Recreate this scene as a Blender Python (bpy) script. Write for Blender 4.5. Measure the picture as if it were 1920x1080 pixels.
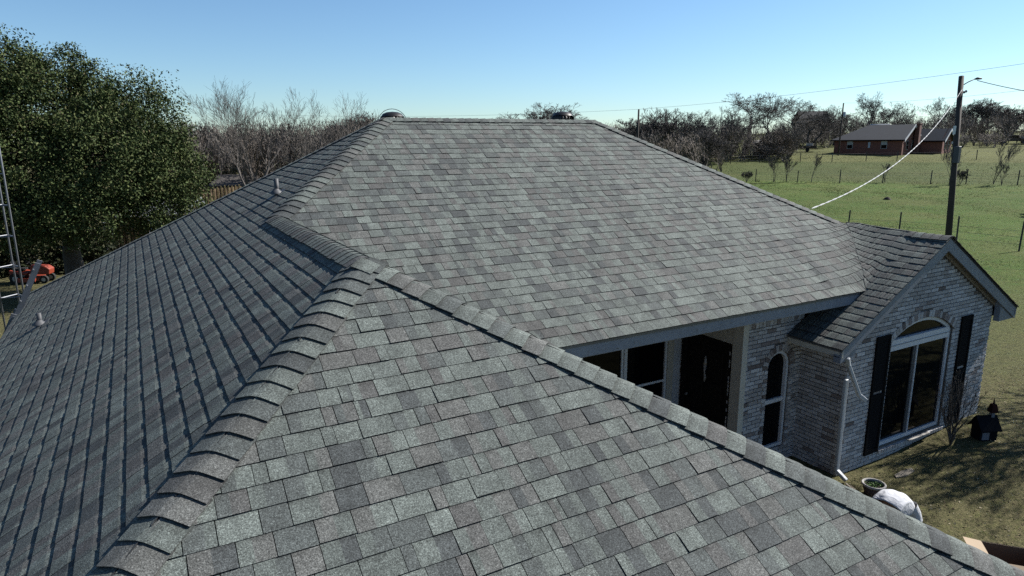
import bpy, math, random
import numpy as np
from mathutils import Vector, Matrix

# ------------------------------------------------------------------ scene, camera, light
scene = bpy.context.scene
COL = scene.collection
for o in list(bpy.data.objects):
    bpy.data.objects.remove(o)

CAM = Vector((-3.888, -11.358, 5.448))
YAW, PITCH, ROLL = math.radians(29.382), math.radians(12.415), math.radians(-0.393)
FPX = 1239.97                                     # focal length for a 1920 px wide picture
fw = Vector((math.sin(YAW) * math.cos(PITCH), math.cos(YAW) * math.cos(PITCH), -math.sin(PITCH)))
rt0 = Vector((math.cos(YAW), -math.sin(YAW), 0))
up0 = rt0.cross(fw)
rt = rt0 * math.cos(ROLL) + up0 * math.sin(ROLL)
up = -rt0 * math.sin(ROLL) + up0 * math.cos(ROLL)
cd = bpy.data.cameras.new('camera')
cd.sensor_width = 36
cd.lens = 36 * FPX / 1920
cd.clip_start, cd.clip_end = 0.05, 6000
cam = bpy.data.objects.new('camera', cd)
COL.objects.link(cam)
cam.matrix_world = Matrix(((rt.x, up.x, -fw.x, CAM.x), (rt.y, up.y, -fw.y, CAM.y), (rt.z, up.z, -fw.z, CAM.z), (0, 0, 0, 1)))
scene.camera = cam

SUN_AZ, SUN_EL = math.radians(92.6), math.radians(39.0)      # azimuth from +Y towards +X
SDIR = Vector((math.sin(SUN_AZ) * math.cos(SUN_EL), math.cos(SUN_AZ) * math.cos(SUN_EL), math.sin(SUN_EL)))
world = bpy.data.worlds.new('World')
scene.world = world
world.use_nodes = True
wn = world.node_tree.nodes
sky = wn.new('ShaderNodeTexSky')
sky.sky_type = 'NISHITA'
sky.sun_disc = False
sky.sun_elevation = SUN_EL
sky.sun_rotation = SUN_AZ
sky.altitude = 200
sky.air_density, sky.dust_density, sky.ozone_density = 1.0, 0.22, 3.2
wn['Background'].inputs['Strength'].default_value = 0.060
tint = wn.new('ShaderNodeMix')                    # clear dry-winter blue
tint.data_type, tint.blend_type = 'RGBA', 'MULTIPLY'
tint.inputs[0].default_value = 1.0
tint.inputs[7].default_value = (.76, .90, .98, 1)
world.node_tree.links.new(sky.outputs[0], tint.inputs[6])
world.node_tree.links.new(tint.outputs[2], wn['Background'].inputs['Color'])
sd = bpy.data.lights.new('sun', 'SUN')
sd.energy = 5.0
sd.angle = math.radians(0.53)
sd.color = (1.0, 0.968, 0.915)
sun = bpy.data.objects.new('sun', sd)
COL.objects.link(sun)
sun.rotation_euler = SDIR.to_track_quat('Z', 'Y').to_euler()
sun.location = (30, 0, 40)
vs = scene.view_settings
vs.view_transform, vs.look, vs.gamma, vs.exposure = 'Standard', 'None', 1.0, 1.22
scene.cycles.max_bounces = 6
scene.cycles.use_denoising = False
rng = random.Random(7)
nrg = np.random.default_rng(11)

# ------------------------------------------------------------------ materials
MATS = {}
KEXP = .73           # albedo scale that goes with the exposure above
UNSCALED = {'mortar', 'trim_paint', 'soffit_paint', 'cream_paint', 'white_vinyl', 'siding', 'downspout_paint'}


def nodes_of(m):
    m.use_nodes = True
    nt = m.node_tree
    return nt, nt.nodes, nt.links, nt.nodes['Principled BSDF']


def mix_rgb(nt, typ, a, b, fac):
    n = nt.nodes.new('ShaderNodeMix')
    n.data_type = 'RGBA'
    n.blend_type = typ
    for sock, val in ((n.inputs[6], a), (n.inputs[7], b), (n.inputs[0], fac)):
        if hasattr(val, 'is_output'):
            nt.links.new(val, sock)
        elif isinstance(val, (int, float)):
            sock.default_value = val
        else:
            sock.default_value = (*val, 1)
    return n.outputs[2]


def noise(nt, scale, detail=3, rough=.55, coord=None):
    n = nt.nodes.new('ShaderNodeTexNoise')
    n.inputs['Scale'].default_value = scale
    n.inputs['Detail'].default_value = detail
    n.inputs['Roughness'].default_value = rough
    if coord is not None:
        nt.links.new(coord, n.inputs['Vector'])
    return n


def ramp(nt, src, stops):
    n = nt.nodes.new('ShaderNodeValToRGB')
    el = n.color_ramp.elements
    while len(el) < len(stops):
        el.new(.5)
    for e, (p, c) in zip(el, stops):
        e.position = p
        e.color = (*c, 1) if not isinstance(c, (int, float)) else (c, c, c, 1)
    nt.links.new(src, n.inputs[0])
    return n.outputs[0]


def world_pos(nt):
    return nt.nodes.new('ShaderNodeNewGeometry').outputs['Position']


def bump(nt, p, src, strength, dist):
    b = nt.nodes.new('ShaderNodeBump')
    b.inputs['Strength'].default_value = strength
    b.inputs['Distance'].default_value = dist
    nt.links.new(src, b.inputs['Height'])
    nt.links.new(b.outputs[0], p.inputs['Normal'])


def mat(name, color=(.5, .5, .5), rough=.6, metal=0.0, attr=False, var=0.0, vscale=3.0, speck=None, bmp=None, spec=.5, trans=0.0):
    """plain procedural material: base colour (or the 'col' attribute), broad variation, fine speckle, bump"""
    m = bpy.data.materials.new(name)
    if name not in UNSCALED:
        color = tuple(q * KEXP for q in color)
    nt, N, L, p = nodes_of(m)
    p.inputs['Roughness'].default_value = rough
    p.inputs['Metallic'].default_value = metal
    p.inputs['Specular IOR Level'].default_value = spec
    pos = world_pos(nt)
    if attr:
        a = N.new('ShaderNodeAttribute')
        a.attribute_name = 'col'
        c = a.outputs['Color']
        c = mix_rgb(nt, 'MULTIPLY', c, color, 1.0)
    else:
        rgb = N.new('ShaderNodeRGB')
        rgb.outputs[0].default_value = (*color, 1)
        c = rgb.outputs[0]
    if var:
        nz = noise(nt, vscale, 4, .6, pos)
        c = mix_rgb(nt, 'MULTIPLY', c, ramp(nt, nz.outputs[0], [(.25, 1 - var), (.75, 1 + var)]), 1.0)
    if speck:
        nz = noise(nt, speck[0], 1, .5, pos)
        c = mix_rgb(nt, 'MULTIPLY', c, ramp(nt, nz.outputs[0], [(.32, 1 - speck[1]), (.5, 1.0), (.68, 1 + speck[1])]), 1.0)
    L.new(c, p.inputs['Base Color'])
    if trans:
        p.inputs['Transmission Weight'].default_value = trans
    if bmp:
        nz = noise(nt, bmp[0], 3, .6, pos)
        bump(nt, p, nz.outputs[0], bmp[1], bmp[2])
    MATS[name] = m
    return m


def make_shingle_mat():
    m = bpy.data.materials.new('shingle')
    nt, N, L, p = nodes_of(m)
    p.inputs['Roughness'].default_value = .9
    p.inputs['Specular IOR Level'].default_value = .25
    pos = world_pos(nt)
    a = N.new('ShaderNodeAttribute')
    a.attribute_name = 'col'
    g1 = noise(nt, 150, 2, .75, pos)                     # mineral granules
    c = mix_rgb(nt, 'MULTIPLY', a.outputs['Color'], ramp(nt, g1.outputs[0], [(.30, .42), (.47, .92), (.60, 1.22), (.72, 2.0)]), 1.0)
    g2 = noise(nt, 75, 2, .7, pos)
    c = mix_rgb(nt, 'MULTIPLY', c, ramp(nt, g2.outputs[0], [(.30, .62), (.5, 1.0), (.72, 1.5)]), 1.0)
    g4 = noise(nt, 11, 3, .65, pos)
    c = mix_rgb(nt, 'MULTIPLY', c, ramp(nt, g4.outputs[0], [(.3, .80), (.7, 1.2)]), 1.0)
    g3 = noise(nt, .9, 3, .6, pos)                       # weathering over metres
    c = mix_rgb(nt, 'MULTIPLY', c, ramp(nt, g3.outputs[0], [(.3, .9), (.7, 1.08)]), 1.0)
    L.new(c, p.inputs['Base Color'])
    bump(nt, p, g1.outputs[0], .55, .004)
    MATS['shingle'] = m


def make_brick_mat():
    m = bpy.data.materials.new('brick')
    nt, N, L, p = nodes_of(m)
    p.inputs['Roughness'].default_value = .92
    pos = world_pos(nt)
    a = N.new('ShaderNodeAttribute')
    a.attribute_name = 'col'
    n1 = noise(nt, 13, 6, .78, pos)
    c = mix_rgb(nt, 'MIX', a.outputs['Color'], (.085, .068, .06), ramp(nt, n1.outputs[0], [(.54, 0.0), (.70, .7)]))
    n2 = noise(nt, 90, 2, .6, pos)
    c = mix_rgb(nt, 'MULTIPLY', c, ramp(nt, n2.outputs[0], [(.3, .8), (.7, 1.15)]), 1.0)
    L.new(c, p.inputs['Base Color'])
    bump(nt, p, n1.outputs[0], .5, .01)
    MATS['brick'] = m


def make_ground_mat():
    m = bpy.data.materials.new('ground')
    nt, N, L, p = nodes_of(m)
    p.inputs['Roughness'].default_value = 1.0
    p.inputs['Specular IOR Level'].default_value = .1
    pos = world_pos(nt)
    n1 = noise(nt, .16, 5, .65, pos)
    n2 = noise(nt, 1.3, 5, .7, pos)
    n3 = noise(nt, 22, 4, .8, pos)
    n5 = noise(nt, 4.5, 6, .85, pos)
    n4 = noise(nt, .035, 3, .5, pos)
    green, tan, soil = (.060, .128, .013), (.115, .132, .032), (.042, .046, .017)
    c = mix_rgb(nt, 'MIX', green, tan, ramp(nt, n2.outputs[0], [(.42, 0.0), (.64, .6)]))
    c = mix_rgb(nt, 'MIX', c, tan, ramp(nt, n1.outputs[0], [(.46, 0.0), (.66, .75)]))
    # the mown yard round the house is thinner and browner than the pasture
    sx = N.new('ShaderNodeSeparateXYZ')
    L.new(pos, sx.inputs[0])
    mr = N.new('ShaderNodeMapRange')
    mr.inputs[1].default_value, mr.inputs[2].default_value = 11, 26
    mr.inputs[3].default_value, mr.inputs[4].default_value = .85, 0.0
    L.new(sx.outputs[0], mr.inputs[0])
    c = mix_rgb(nt, 'MIX', c, (.150, .122, .070), mr.outputs[0])
    dt = N.new('ShaderNodeVectorMath')                   # distance up the slope: rough pasture, then the mown lawn of the far house
    dt.operation = 'DOT_PRODUCT'
    dt.inputs[1].default_value = (.82, .57, 0)
    L.new(pos, dt.inputs[0])
    m1 = N.new('ShaderNodeMapRange')
    m1.inputs[1].default_value, m1.inputs[2].default_value = 76, 79
    m1.inputs[3].default_value, m1.inputs[4].default_value = 0, .55
    L.new(dt.outputs['Value'], m1.inputs[0])
    c = mix_rgb(nt, 'MIX', c, (.075, .078, .032), m1.outputs[0])
    m2 = N.new('ShaderNodeMapRange')
    m2.inputs[1].default_value, m2.inputs[2].default_value = 107, 109
    m2.inputs[3].default_value, m2.inputs[4].default_value = 0, .8
    L.new(dt.outputs['Value'], m2.inputs[0])
    c = mix_rgb(nt, 'MIX', c, (.150, .150, .050), m2.outputs[0])
    c = mix_rgb(nt, 'MIX', c, soil, ramp(nt, n3.outputs[0], [(.46, 0.0), (.62, .9)]))
    c = mix_rgb(nt, 'MIX', c, (.125, .135, .042), ramp(nt, n5.outputs[0], [(.50, 0.0), (.62, .5)]))
    c = mix_rgb(nt, 'MIX', c, (.035, .045, .014), ramp(nt, n5.outputs[0], [(.34, .75), (.46, 0.0)]))
    c = mix_rgb(nt, 'MULTIPLY', c, ramp(nt, n4.outputs[0], [(.3, .85 * KEXP), (.7, 1.15 * KEXP)]), 1.0)
    L.new(c, p.inputs['Base Color'])
    hm = N.new('ShaderNodeMath')
    hm.operation = 'MULTIPLY_ADD'
    hm.inputs[1].default_value = .35
    L.new(n3.outputs[0], hm.inputs[0])
    L.new(n5.outputs[0], hm.inputs[2])
    bump(nt, p, hm.outputs[0], .9, .09)
    MATS['ground'] = m


def peel(name, col, scale=22, lo_=.60):
    """weathered paint: bare grey wood shows where it has flaked off"""
    m = MATS[name]
    nt = m.node_tree
    p = nt.nodes['Principled BSDF']
    src = p.inputs['Base Color'].links[0].from_socket
    nz = noise(nt, scale, 6, .75, world_pos(nt))
    nt.links.new(mix_rgb(nt, 'MIX', src, col, ramp(nt, nz.outputs[0], [(lo_, 0.0), (lo_ + .05, 1.0)])), p.inputs['Base Color'])


make_shingle_mat()
make_brick_mat()
make_ground_mat()
mat('deck', (.03, .03, .032), .95)
mat('mortar', (.075, .068, .062), .95, var=.25, vscale=9, bmp=(120, .4, .004))
mat('trim_paint', (.145, .162, .19), .55, var=.14, vscale=5, bmp=(60, .15, .003))
mat('soffit_paint', (.22, .195, .165), .7, var=.1)
mat('cream_paint', (.36, .345, .30), .6, var=.1, vscale=4)
mat('white_vinyl', (.46, .48, .51), .4, var=.05)
mat('black_shutter', (.006, .006, .007), .9, spec=.1)
mat('door_wood', (.010, .008, .007), .7, spec=.2, var=.3, vscale=12)
mat('glass', (.003, .0035, .0045), .04, spec=.14)
mat('dark_room', (.008, .008, .008), .9)
mat('metal_vent', (.16, .165, .17), .45, metal=.6, var=.15)
mat('turbine_metal', (.035, .033, .032), .45, metal=.5)
mat('pipe_lead', (.055, .058, .065), .65, metal=.0, var=.2, vscale=20)
mat('aluminium', (.17, .18, .20), .5, metal=.3, var=.1)
mat('downspout_paint', (.30, .32, .335), .5, var=.08)
mat('concrete', (.34, .32, .29), .95, var=.15)
mat('live_oak_leaf', (1, 1, 1), .75, attr=True, spec=.12)
mat('bark', (.075, .062, .052), .95, var=.35, vscale=8, bmp=(25, .6, .02))
mat('pale_bark', (.098, .084, .074), .95, var=.3, vscale=6)
mat('oak_bark', (.072, .062, .056), .95, var=.3, vscale=4)
mat('brush_twig', (1, 1, 1), .95, attr=True)
mat('grass', (1, 1, 1), .85, attr=True, spec=.1)
mat('pole_wood', (.045, .033, .027), .9, var=.3, vscale=6)
mat('cable_white', (.42, .42, .42), .5)
mat('cable_dark', (.18, .19, .20), .6)
mat('post_steel', (.06, .055, .05), .7)
mat('red_brick', (1, 1, 1), .9, attr=True, var=.25, vscale=3)
mat('far_roof', (.048, .050, .057), .9, var=.2, vscale=1.5)
mat('far_white', (.40, .39, .37), .6)
mat('truck_paint', (.030, .014, .014), .25, spec=.6)
mat('white_paint', (.70, .70, .70), .35)
mat('tyre', (.012, .012, .012), .9)
mat('orange_paint', (.24, .030, .008), .6)  # darkened in the colour so the sunlit mower looks shaded
mat('raw_wood', (.50, .36, .16), .8, var=.25, vscale=6)
mat('dark_board', (.13, .085, .045), .9, var=.3, vscale=6)
mat('skyline_roof', (.022, .023, .027), .9)
mat('grey_wood', (.085, .065, .048), .9, var=.3, vscale=5)
mat('siding', (.34, .36, .39), .7, var=.08)
mat('grey_roof', (.17, .18, .20), .8, var=.1)
mat('cardboard', (.36, .265, .17), .85, var=.06, vscale=6)
mat('cardboard_inside', (.14, .088, .055), .9, var=.08, vscale=6)
mat('terracotta', (.09, .055, .042), .85, var=.25, vscale=14)
mat('pot_rim', (.33, .31, .29), .8, var=.1, vscale=10)
mat('soil', (.03, .022, .016), 1.0, var=.4, vscale=40)
mat('church_black', (.006, .007, .010), .95, spec=.1, var=.3, vscale=10)
mat('church_red', (.03, .010, .009), .9, spec=.1, var=.2, vscale=10)
mat('church_white', (.13, .14, .17), .8, var=.2, vscale=10)
mat('shirt', (.47, .475, .50), .85)
_nt = MATS['shirt'].node_tree
_w = noise(_nt, 8, 3, .55, world_pos(_nt))
_w.inputs['Distortion'].default_value = 1.4
bump(_nt, _nt.nodes['Principled BSDF'], _w.outputs[0], .35, .05)
mat('trousers', (.018, .018, .022), .9)
mat('skin', (.36, .20, .13), .55)
mat('hair', (.015, .011, .009), .7)
mat('shoe', (.04, .03, .025), .7)
mat('board', (.16, .135, .10), .8, var=.2, vscale=9)

peel('trim_paint', (.06, .052, .045))
peel('cream_paint', (.10, .085, .07), 18, .64)
peel('downspout_paint', (.12, .10, .085), 30, .66)

# ------------------------------------------------------------------ mesh helpers


def new_obj(name, me, m=None, parent=None, smooth=False):
    o = bpy.data.objects.new(name, me)
    if m is not None and not me.materials:
        me.materials.append(MATS[m])
    if smooth:
        me.polygons.foreach_set('use_smooth', [True] * len(me.polygons))
    COL.objects.link(o)
    o.parent = parent
    return o


def mesh_np(name, V, F, cols=None):
    """V (n,3); F list of tuples or (m,k) array; cols per VERTEX (n,3)"""
    me = bpy.data.meshes.new(name)
    if isinstance(F, np.ndarray):
        V = np.asarray(V, np.float32)
        k = F.shape[1]
        me.vertices.add(len(V))
        me.vertices.foreach_set('co', V.ravel())
        me.loops.add(F.size)
        me.loops.foreach_set('vertex_index', F.ravel().astype(np.int32))
        me.polygons.add(len(F))
        me.polygons.foreach_set('loop_start', np.arange(0, F.size, k, dtype=np.int32))
        me.polygons.foreach_set('use_smooth', np.zeros(len(F), bool))
        me.update(calc_edges=True)
    else:
        me.from_pydata([tuple(map(float, v)) for v in V], [], F)
        me.update()
    if cols is not None:
        corner = len(cols) == len(me.loops) and len(cols) != len(V)
        at = me.color_attributes.new('col', 'FLOAT_COLOR', 'CORNER' if corner else 'POINT')
        c = np.ones((len(cols), 4), np.float32)
        c[:, :3] = cols
        at.data.foreach_set('color', c.ravel())
    return me


class MB:
    def __init__(s):
        s.v, s.f, s.c = [], [], []

    def add(s, vs_, fs, col=(1, 1, 1)):
        n = len(s.v)
        s.v += [tuple(map(float, q)) for q in vs_]
        s.f += [tuple(i + n for i in f) for f in fs]
        s.c += [col] * len(vs_)
        return s

    def box(s, x0, x1, y0, y1, z0, z1, col=(1, 1, 1)):
        return s.add([(x0, y0, z0), (x1, y0, z0), (x1, y1, z0), (x0, y1, z0), (x0, y0, z1), (x1, y0, z1), (x1, y1, z1), (x0, y1, z1)],
                     [(0, 3, 2, 1), (4, 5, 6, 7), (0, 1, 5, 4), (1, 2, 6, 5), (2, 3, 7, 6), (3, 0, 4, 7)], col)

    def prism(s, poly, vec, col=(1, 1, 1)):
        """poly: list of 3D points (planar), extruded by vec"""
        n = len(poly)
        a = [Vector(p) for p in poly]
        b = [p + Vector(vec) for p in a]
        fs = [tuple(range(n - 1, -1, -1)), tuple(range(n, 2 * n))] + [(i, (i + 1) % n, n + (i + 1) % n, n + i) for i in range(n)]
        return s.add(a + b, fs, col)

    def tube(s, pts, r, n=8, col=(1, 1, 1), caps=True):
        pts = [Vector(p) for p in pts]
        rs = r if isinstance(r, (list, tuple)) else [r] * len(pts)
        base = len(s.v)
        ref = None
        for i, p in enumerate(pts):
            d = (pts[min(i + 1, len(pts) - 1)] - pts[max(i - 1, 0)]).normalized()
            if ref is None:
                ref = Vector((0, 0, 1)) if abs(d.z) < .9 else Vector((1, 0, 0))
            u = d.cross(ref).normalized()
            w = u.cross(d)
            ref = w
            for k in range(n):
                a = 2 * math.pi * k / n
                s.v.append(tuple(p + (u * math.cos(a) + w * math.sin(a)) * rs[i]))
                s.c.append(col)
        for i in range(len(pts) - 1):
            for k in range(n):
                a, b = base + i * n + k, base + i * n + (k + 1) % n
                s.f.append((a, b, b + n, a + n))
        if caps:
            s.f.append(tuple(base + k for k in range(n - 1, -1, -1)))
            s.f.append(tuple(base + (len(pts) - 1) * n + k for k in range(n)))
        return s

    def bar(s, p0, p1, w, h, col=(1, 1, 1)):
        """rectangular bar between two points, w across, h up"""
        p0, p1 = Vector(p0), Vector(p1)
        d = (p1 - p0).normalized()
        ref = Vector((0, 0, 1)) if abs(d.z) < .95 else Vector((0, 1, 0))
        u = d.cross(ref).normalized() * (w / 2)
        v = u.cross(d).normalized() * (h / 2)
        q = [p + a * u + b * v for p in (p0, p1) for a, b in ((-1, -1), (1, -1), (1, 1), (-1, 1))]
        return s.add(q, [(0, 1, 2, 3), (7, 6, 5, 4), (0, 4, 5, 1), (1, 5, 6, 2), (2, 6, 7, 3), (3, 7, 4, 0)], col)

    def lathe(s, prof, centre, n=24, col=(1, 1, 1)):
        c = Vector(centre)
        base = len(s.v)
        for r, z in prof:
            for k in range(n):
                a = 2 * math.pi * k / n
                s.v.append((c.x + r * math.cos(a), c.y + r * math.sin(a), c.z + z))
                s.c.append(col)
        for i in range(len(prof) - 1):
            for k in range(n):
                a, b = base + i * n + k, base + i * n + (k + 1) % n
                s.f.append((a, b, b + n, a + n))
        return s

    def build(s, name, m, parent=None, smooth=False, M=None):
        V = s.v if M is None else [tuple(M @ Vector(v)) for v in s.v]
        me = mesh_np(name, V, s.f, np.array(s.c, np.float32) if MATS[m].name in ATTR else None)
        return new_obj(name, me, m, parent, smooth)


ATTR = {'shingle', 'brick', 'live_oak_leaf', 'brush_twig', 'grass', 'red_brick'}


def bevel(o, w=.004, seg=1):
    md = o.modifiers.new('bevel', 'BEVEL')
    md.width = w
    md.segments = seg
    md.limit_method = 'ANGLE'
    return o


def tag(o, label, cat, group=None, kind=None):
    if label:
        o['label'] = label
    if cat:
        o['category'] = cat
    if group:
        o['group'] = group
    if kind:
        o['kind'] = kind
    return o


def thing(name, loc, label, cat, group=None, rz=0):
    o = bpy.data.objects.new(name, None)
    o.empty_display_size = .2
    COL.objects.link(o)
    o.location = loc
    o.rotation_euler = (0, 0, rz)
    return tag(o, label, cat, group)


def copy_tree(o, loc, rz=0, scale=1.0, label=None, group=None):
    r = o.copy()
    COL.objects.link(r)
    r.location = loc
    r.rotation_euler = (0, 0, rz)
    r.scale = (scale,) * 3 if isinstance(scale, (int, float)) else scale
    if label:
        r['label'] = label
    if group:
        r['group'] = group
    for ch in o.children:
        c = ch.copy()
        COL.objects.link(c)
        c.parent = r
    return r


# ------------------------------------------------------------------ the ground


def sstep(a, b, t):
    t = np.clip((t - a) / (b - a), 0, 1)
    return t * t * (3 - 2 * t)


def terrain(x, y):
    x, y = np.asarray(x, float), np.asarray(y, float)
    t = x * .82 + y * .57
    z = np.interp(t, [-1e4, 6, 35, 75, 100, 135, 200, 350, 5000], [0, 0, .1, .5, 1.7, 3.5, 5.5, 9, 9])
    z = z + .2 * sstep(6.5, 10, x) * (1 - sstep(18, 40, x))
    return z


def gz(x, y):
    return float(terrain(x, y))


def ground():
    n = 260
    s = np.linspace(-1, 1, n)
    g = np.sinh(s * 6.2) / math.sinh(6.2) * 2500
    X, Y = np.meshgrid(g + 8, g + 2, indexing='ij')
    Z = terrain(X, Y)
    r = np.hypot(X - 4, Y)
    Z = Z + .05 * np.sin(X * .9 + 1.3 * np.sin(Y * .31)) * np.cos(Y * .7) * np.clip((r - 14) / 20, 0, 1) * (r < 400)
    V = np.stack([X.ravel(), Y.ravel(), Z.ravel()], 1)
    i, j = np.meshgrid(np.arange(n - 1), np.arange(n - 1), indexing='ij')
    a = (i * n + j).ravel()
    F = np.stack([a, a + n, a + n + 1, a + 1], 1)
    o = new_obj('ground', mesh_np('ground', V, F), 'ground', smooth=True)
    tag(o, 'patchy green and tan winter grass of yard and pasture', 'ground', kind='structure')


ground()

# ------------------------------------------------------------------ the house
H = 5.88                    # main ridge height
S = 7 / 12                  # roof pitch
W, D, DW, B, LR = 4.469, 4.912, 6.094, 2.315, 3.814
XB, YB, HB = 7.929, -5.397, 2.656
ZB = H - S * (XB - W)
PY = -B - LR                # south end of the wing ridge
HALF = DW - B               # half width of the wing
CS = 1 / math.hypot(1, S)   # cosine of the pitch

house = thing('brick_house', (0, 0, 0), 'single-storey pale brick house with a large grey shingle hip roof', 'house')

# roof planes as deck polygons
ZE = H - S * DW


def dk(mb, pts, t=.02):
    mb.prism([(x, y, z - .012) for x, y, z in pts], (0, 0, -t))


mb = MB()
A_, C_ = (0, 0, H), (W, 0, H)
Bp, P2 = (-B, -B, H - S * B), (-B, PY, H - S * B)
vE = (-2 * B + D, -D, H - S * D)                    # valley foot on the porch eave
vB = (2 * XB - W - D, -D, H - S * D)                # bay valley foot
RB0, RB1 = (XB, -(XB - W), ZB), (XB, YB, ZB)
SEc, SWc, NWc = (-B + HALF, PY - HALF, ZE), (-DW, PY - HALF, ZE), (-DW, DW, ZE)
NEc = (W + DW, DW, ZE)
dk(mb, [A_, Bp, vE, vB, RB0, C_])
dk(mb, [P2, SWc, SEc])
dk(mb, [A_, NWc, SWc, P2, Bp])
dk(mb, [P2, SEc, (-B + HALF, -4.4, ZE), (-2 * B + D, -4.4, H - S * D), vE, Bp])
dk(mb, [RB0, vB, (2 * XB - W - D, -4.42, ZB + S * (XB - W - D)), (XB - HB, -4.42, ZB - S * HB), (XB - HB, YB, ZB - S * HB), RB1])
dk(mb, [RB0, RB1, (XB + HB, YB, ZB - S * HB), (XB + HB, NEc[1], ZB - S * HB), (W, 0, H)])
dk(mb, [A_, C_, (W + DW, DW, ZE), NWc])
roof = mb.build('roof', 'deck', house)
roof['label'] = 'grey architectural shingle hip roof'

# --- shingles
PAL = [((.114, .128, .119), 28), ((.097, .109, .102), 28), ((.076, .084, .082), 20), ((.057, .062, .063), 13), ((.098, .099, .095), 20), ((.080, .079, .077), 9)]
PMEAN = np.array((.090, .099, .094))
PC, PW = [np.array(c) * KEXP * np.array((1.01, 1.025, 1.01)) for c, _ in PAL], [w for _, w in PAL]
PMEAN = PMEAN * KEXP * np.array((1.01, 1.025, 1.01))


def valley_lift(x, y, z):
    if x < 5.8 or y > -(XB - W) + .25 or y < -D - .02:
        return z
    d = abs((H + S * y) - (ZB + S * (x - XB)))
    k = .24 * float(sstep(-D - .02, -D + .25, y)) * float(1 - sstep(-(XB - W) - .35, -(XB - W) + .25, y))
    return z + .5 * (math.sqrt(d * d + k * k) - d)


PIECES = []      # (verts 8x3, cols 8x3)


def slope(O, u, vh, run, lo, hi, seed, cut=0.0, tmin=.0080, tmax=.0115, lift=False, wscale=1.0, fine=None, EXPO=.16, kink=None, gap=1.0, tone=1.0, jit=1.0):
    """O: point of the eave at u=0; u: eave direction; vh: plan direction up the slope; run: plan run eave to ridge"""
    rg = random.Random(seed)
    O, u, vh = np.array(O), np.array(u, float), np.array(vh, float)
    v = (vh + np.array([0, 0, S])) * CS
    n = np.cross(u, v)
    L = run / CS
    k = 0
    while k * EXPO < L - .02:
        v0 = k * EXPO - (.02 if k == 0 else 0)
        v1 = min(v0 + EXPO + .022, L)
        r0, r1 = v0 * CS, v1 * CS
        l0, l1, h0, h1 = lo(r0), lo(r1), hi(r0), hi(r1)
        V1, R1, L1, H1 = v1, r1, l1, h1
        x = min(l0, l1) - rg.random() * .2
        end = max(h0, h1)
        prev = -1
        thick = rg.random() < .5
        wob = rg.uniform(0, 6.28)
        while x < end:
            w = rg.choice((.09, .17, .19, .21, .23, .25, .27)) * rg.uniform(.9, 1.1) * wscale
            ci = rg.choices(range(len(PC)), PW)[0]
            if ci == prev and rg.random() < .6:
                ci = rg.choices(range(len(PC)), PW)[0]
            if fine and r0 < fine[2] and ((fine[0] == 'hi' and x > min(h0, h1) - fine[1]) or (fine[0] == 'lo' and x < max(l0, l1) + fine[1])):
                w = .055                                     # woven valley: short pieces follow the curve
                if prev >= 0 and rg.random() < .72:
                    ci = prev
            prev = ci
            thick = not thick if rg.random() < .75 else thick
            xa, xb_ = x, x + w
            x += w
            v1, r1, l1, h1 = V1, R1, L1, H1
            if kink and r0 < kink[0] < r1 and xa + w * .5 > kink[1]:      # the slope ends at the wing ridge here
                r1 = kink[0] - 1e-4
                v1, l1, h1 = r1 / CS, lo(r1), hi(r1)
                if v1 - v0 < .01:
                    continue
            g = rg.choice((.0028, .0022, .0022, .0016)) * gap
            a0, b0 = min(max(xa + g, l0), h0), max(min(xb_ - g, h0), l0)
            a1, b1 = min(max(xa + g, l1), h1), max(min(xb_ - g, h1), l1)
            if b0 - a0 < .004 and b1 - a1 < .004:
                continue
            t = (tmax if thick else tmin) * (1 + jit * rg.uniform(-.15, .15)) + (.0025 if rg.random() < .05 else 0)
            dv = (rg.uniform(-.0025, .0025) + .0025 * math.sin(xa * 1.3 + wob)) * jit
            vm = v0 + min(EXPO * .66, (v1 - v0) * .6)
            am, bm = a0 + (a1 - a0) * .62, b0 + (b1 - b0) * .62
            f = rg.uniform(.34, .66)
            s0, sm, s1 = a0 + (b0 - a0) * f, am + (bm - am) * f, a1 + (b1 - a1) * f
            V = []
            for uu, vv, hh in ((a0, v0 + dv, -.004), (b0, v0 + dv, -.004), (a0, v0 + dv, t), (s0, v0 + dv, t), (b0, v0 + dv, t), (am, vm, .85 * t), (sm, vm, .85 * t), (bm, vm, .85 * t),
                               (a1, v1, .0003), (s1, v1, .0003), (b1, v1, .0003)):
                q = O + u * uu + v * vv + n * hh
                if lift:
                    q[2] = valley_lift(q[0], q[1], q[2])
                V.append(q)
            c = (PC[ci] * tone + PMEAN * (1 - tone)) * rg.uniform(.92, 1.08)
            c2 = c * rg.uniform(.94, 1.06)
            if rg.random() < .72:
                c2 = (PC[rg.choices(range(len(PC)), PW)[0]] * tone + PMEAN * (1 - tone)) * rg.uniform(.92, 1.08)
            x1, x2 = c * .9 + c2 * .1, c2 * .9 + c * .1          # soft colour blend inside the tab
            dA, dB = ((.96, rg.choice((.80, .62, .5))) if c2.sum() < c.sum() else (rg.choice((.80, .62, .5)), .96))   # dark granule band at the head of the darker half
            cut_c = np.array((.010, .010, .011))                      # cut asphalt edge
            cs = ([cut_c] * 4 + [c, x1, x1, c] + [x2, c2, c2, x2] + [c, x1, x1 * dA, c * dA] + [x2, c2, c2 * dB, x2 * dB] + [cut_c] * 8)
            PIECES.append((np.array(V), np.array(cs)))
        k += 1


# south slope over the porch
slope((0, -D, H - S * D), (1, 0, 0), (0, 1, 0), D, lambda r: (r - D) if (r - D) > -B else -2 * B - (r - D) + .05,
      lambda r: (W - (r - D)) if (r - D) > -(XB - W) else 2 * XB - W + (r - D), 1, lift=True, fine=('hi', .55, D - (XB - W)))
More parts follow.
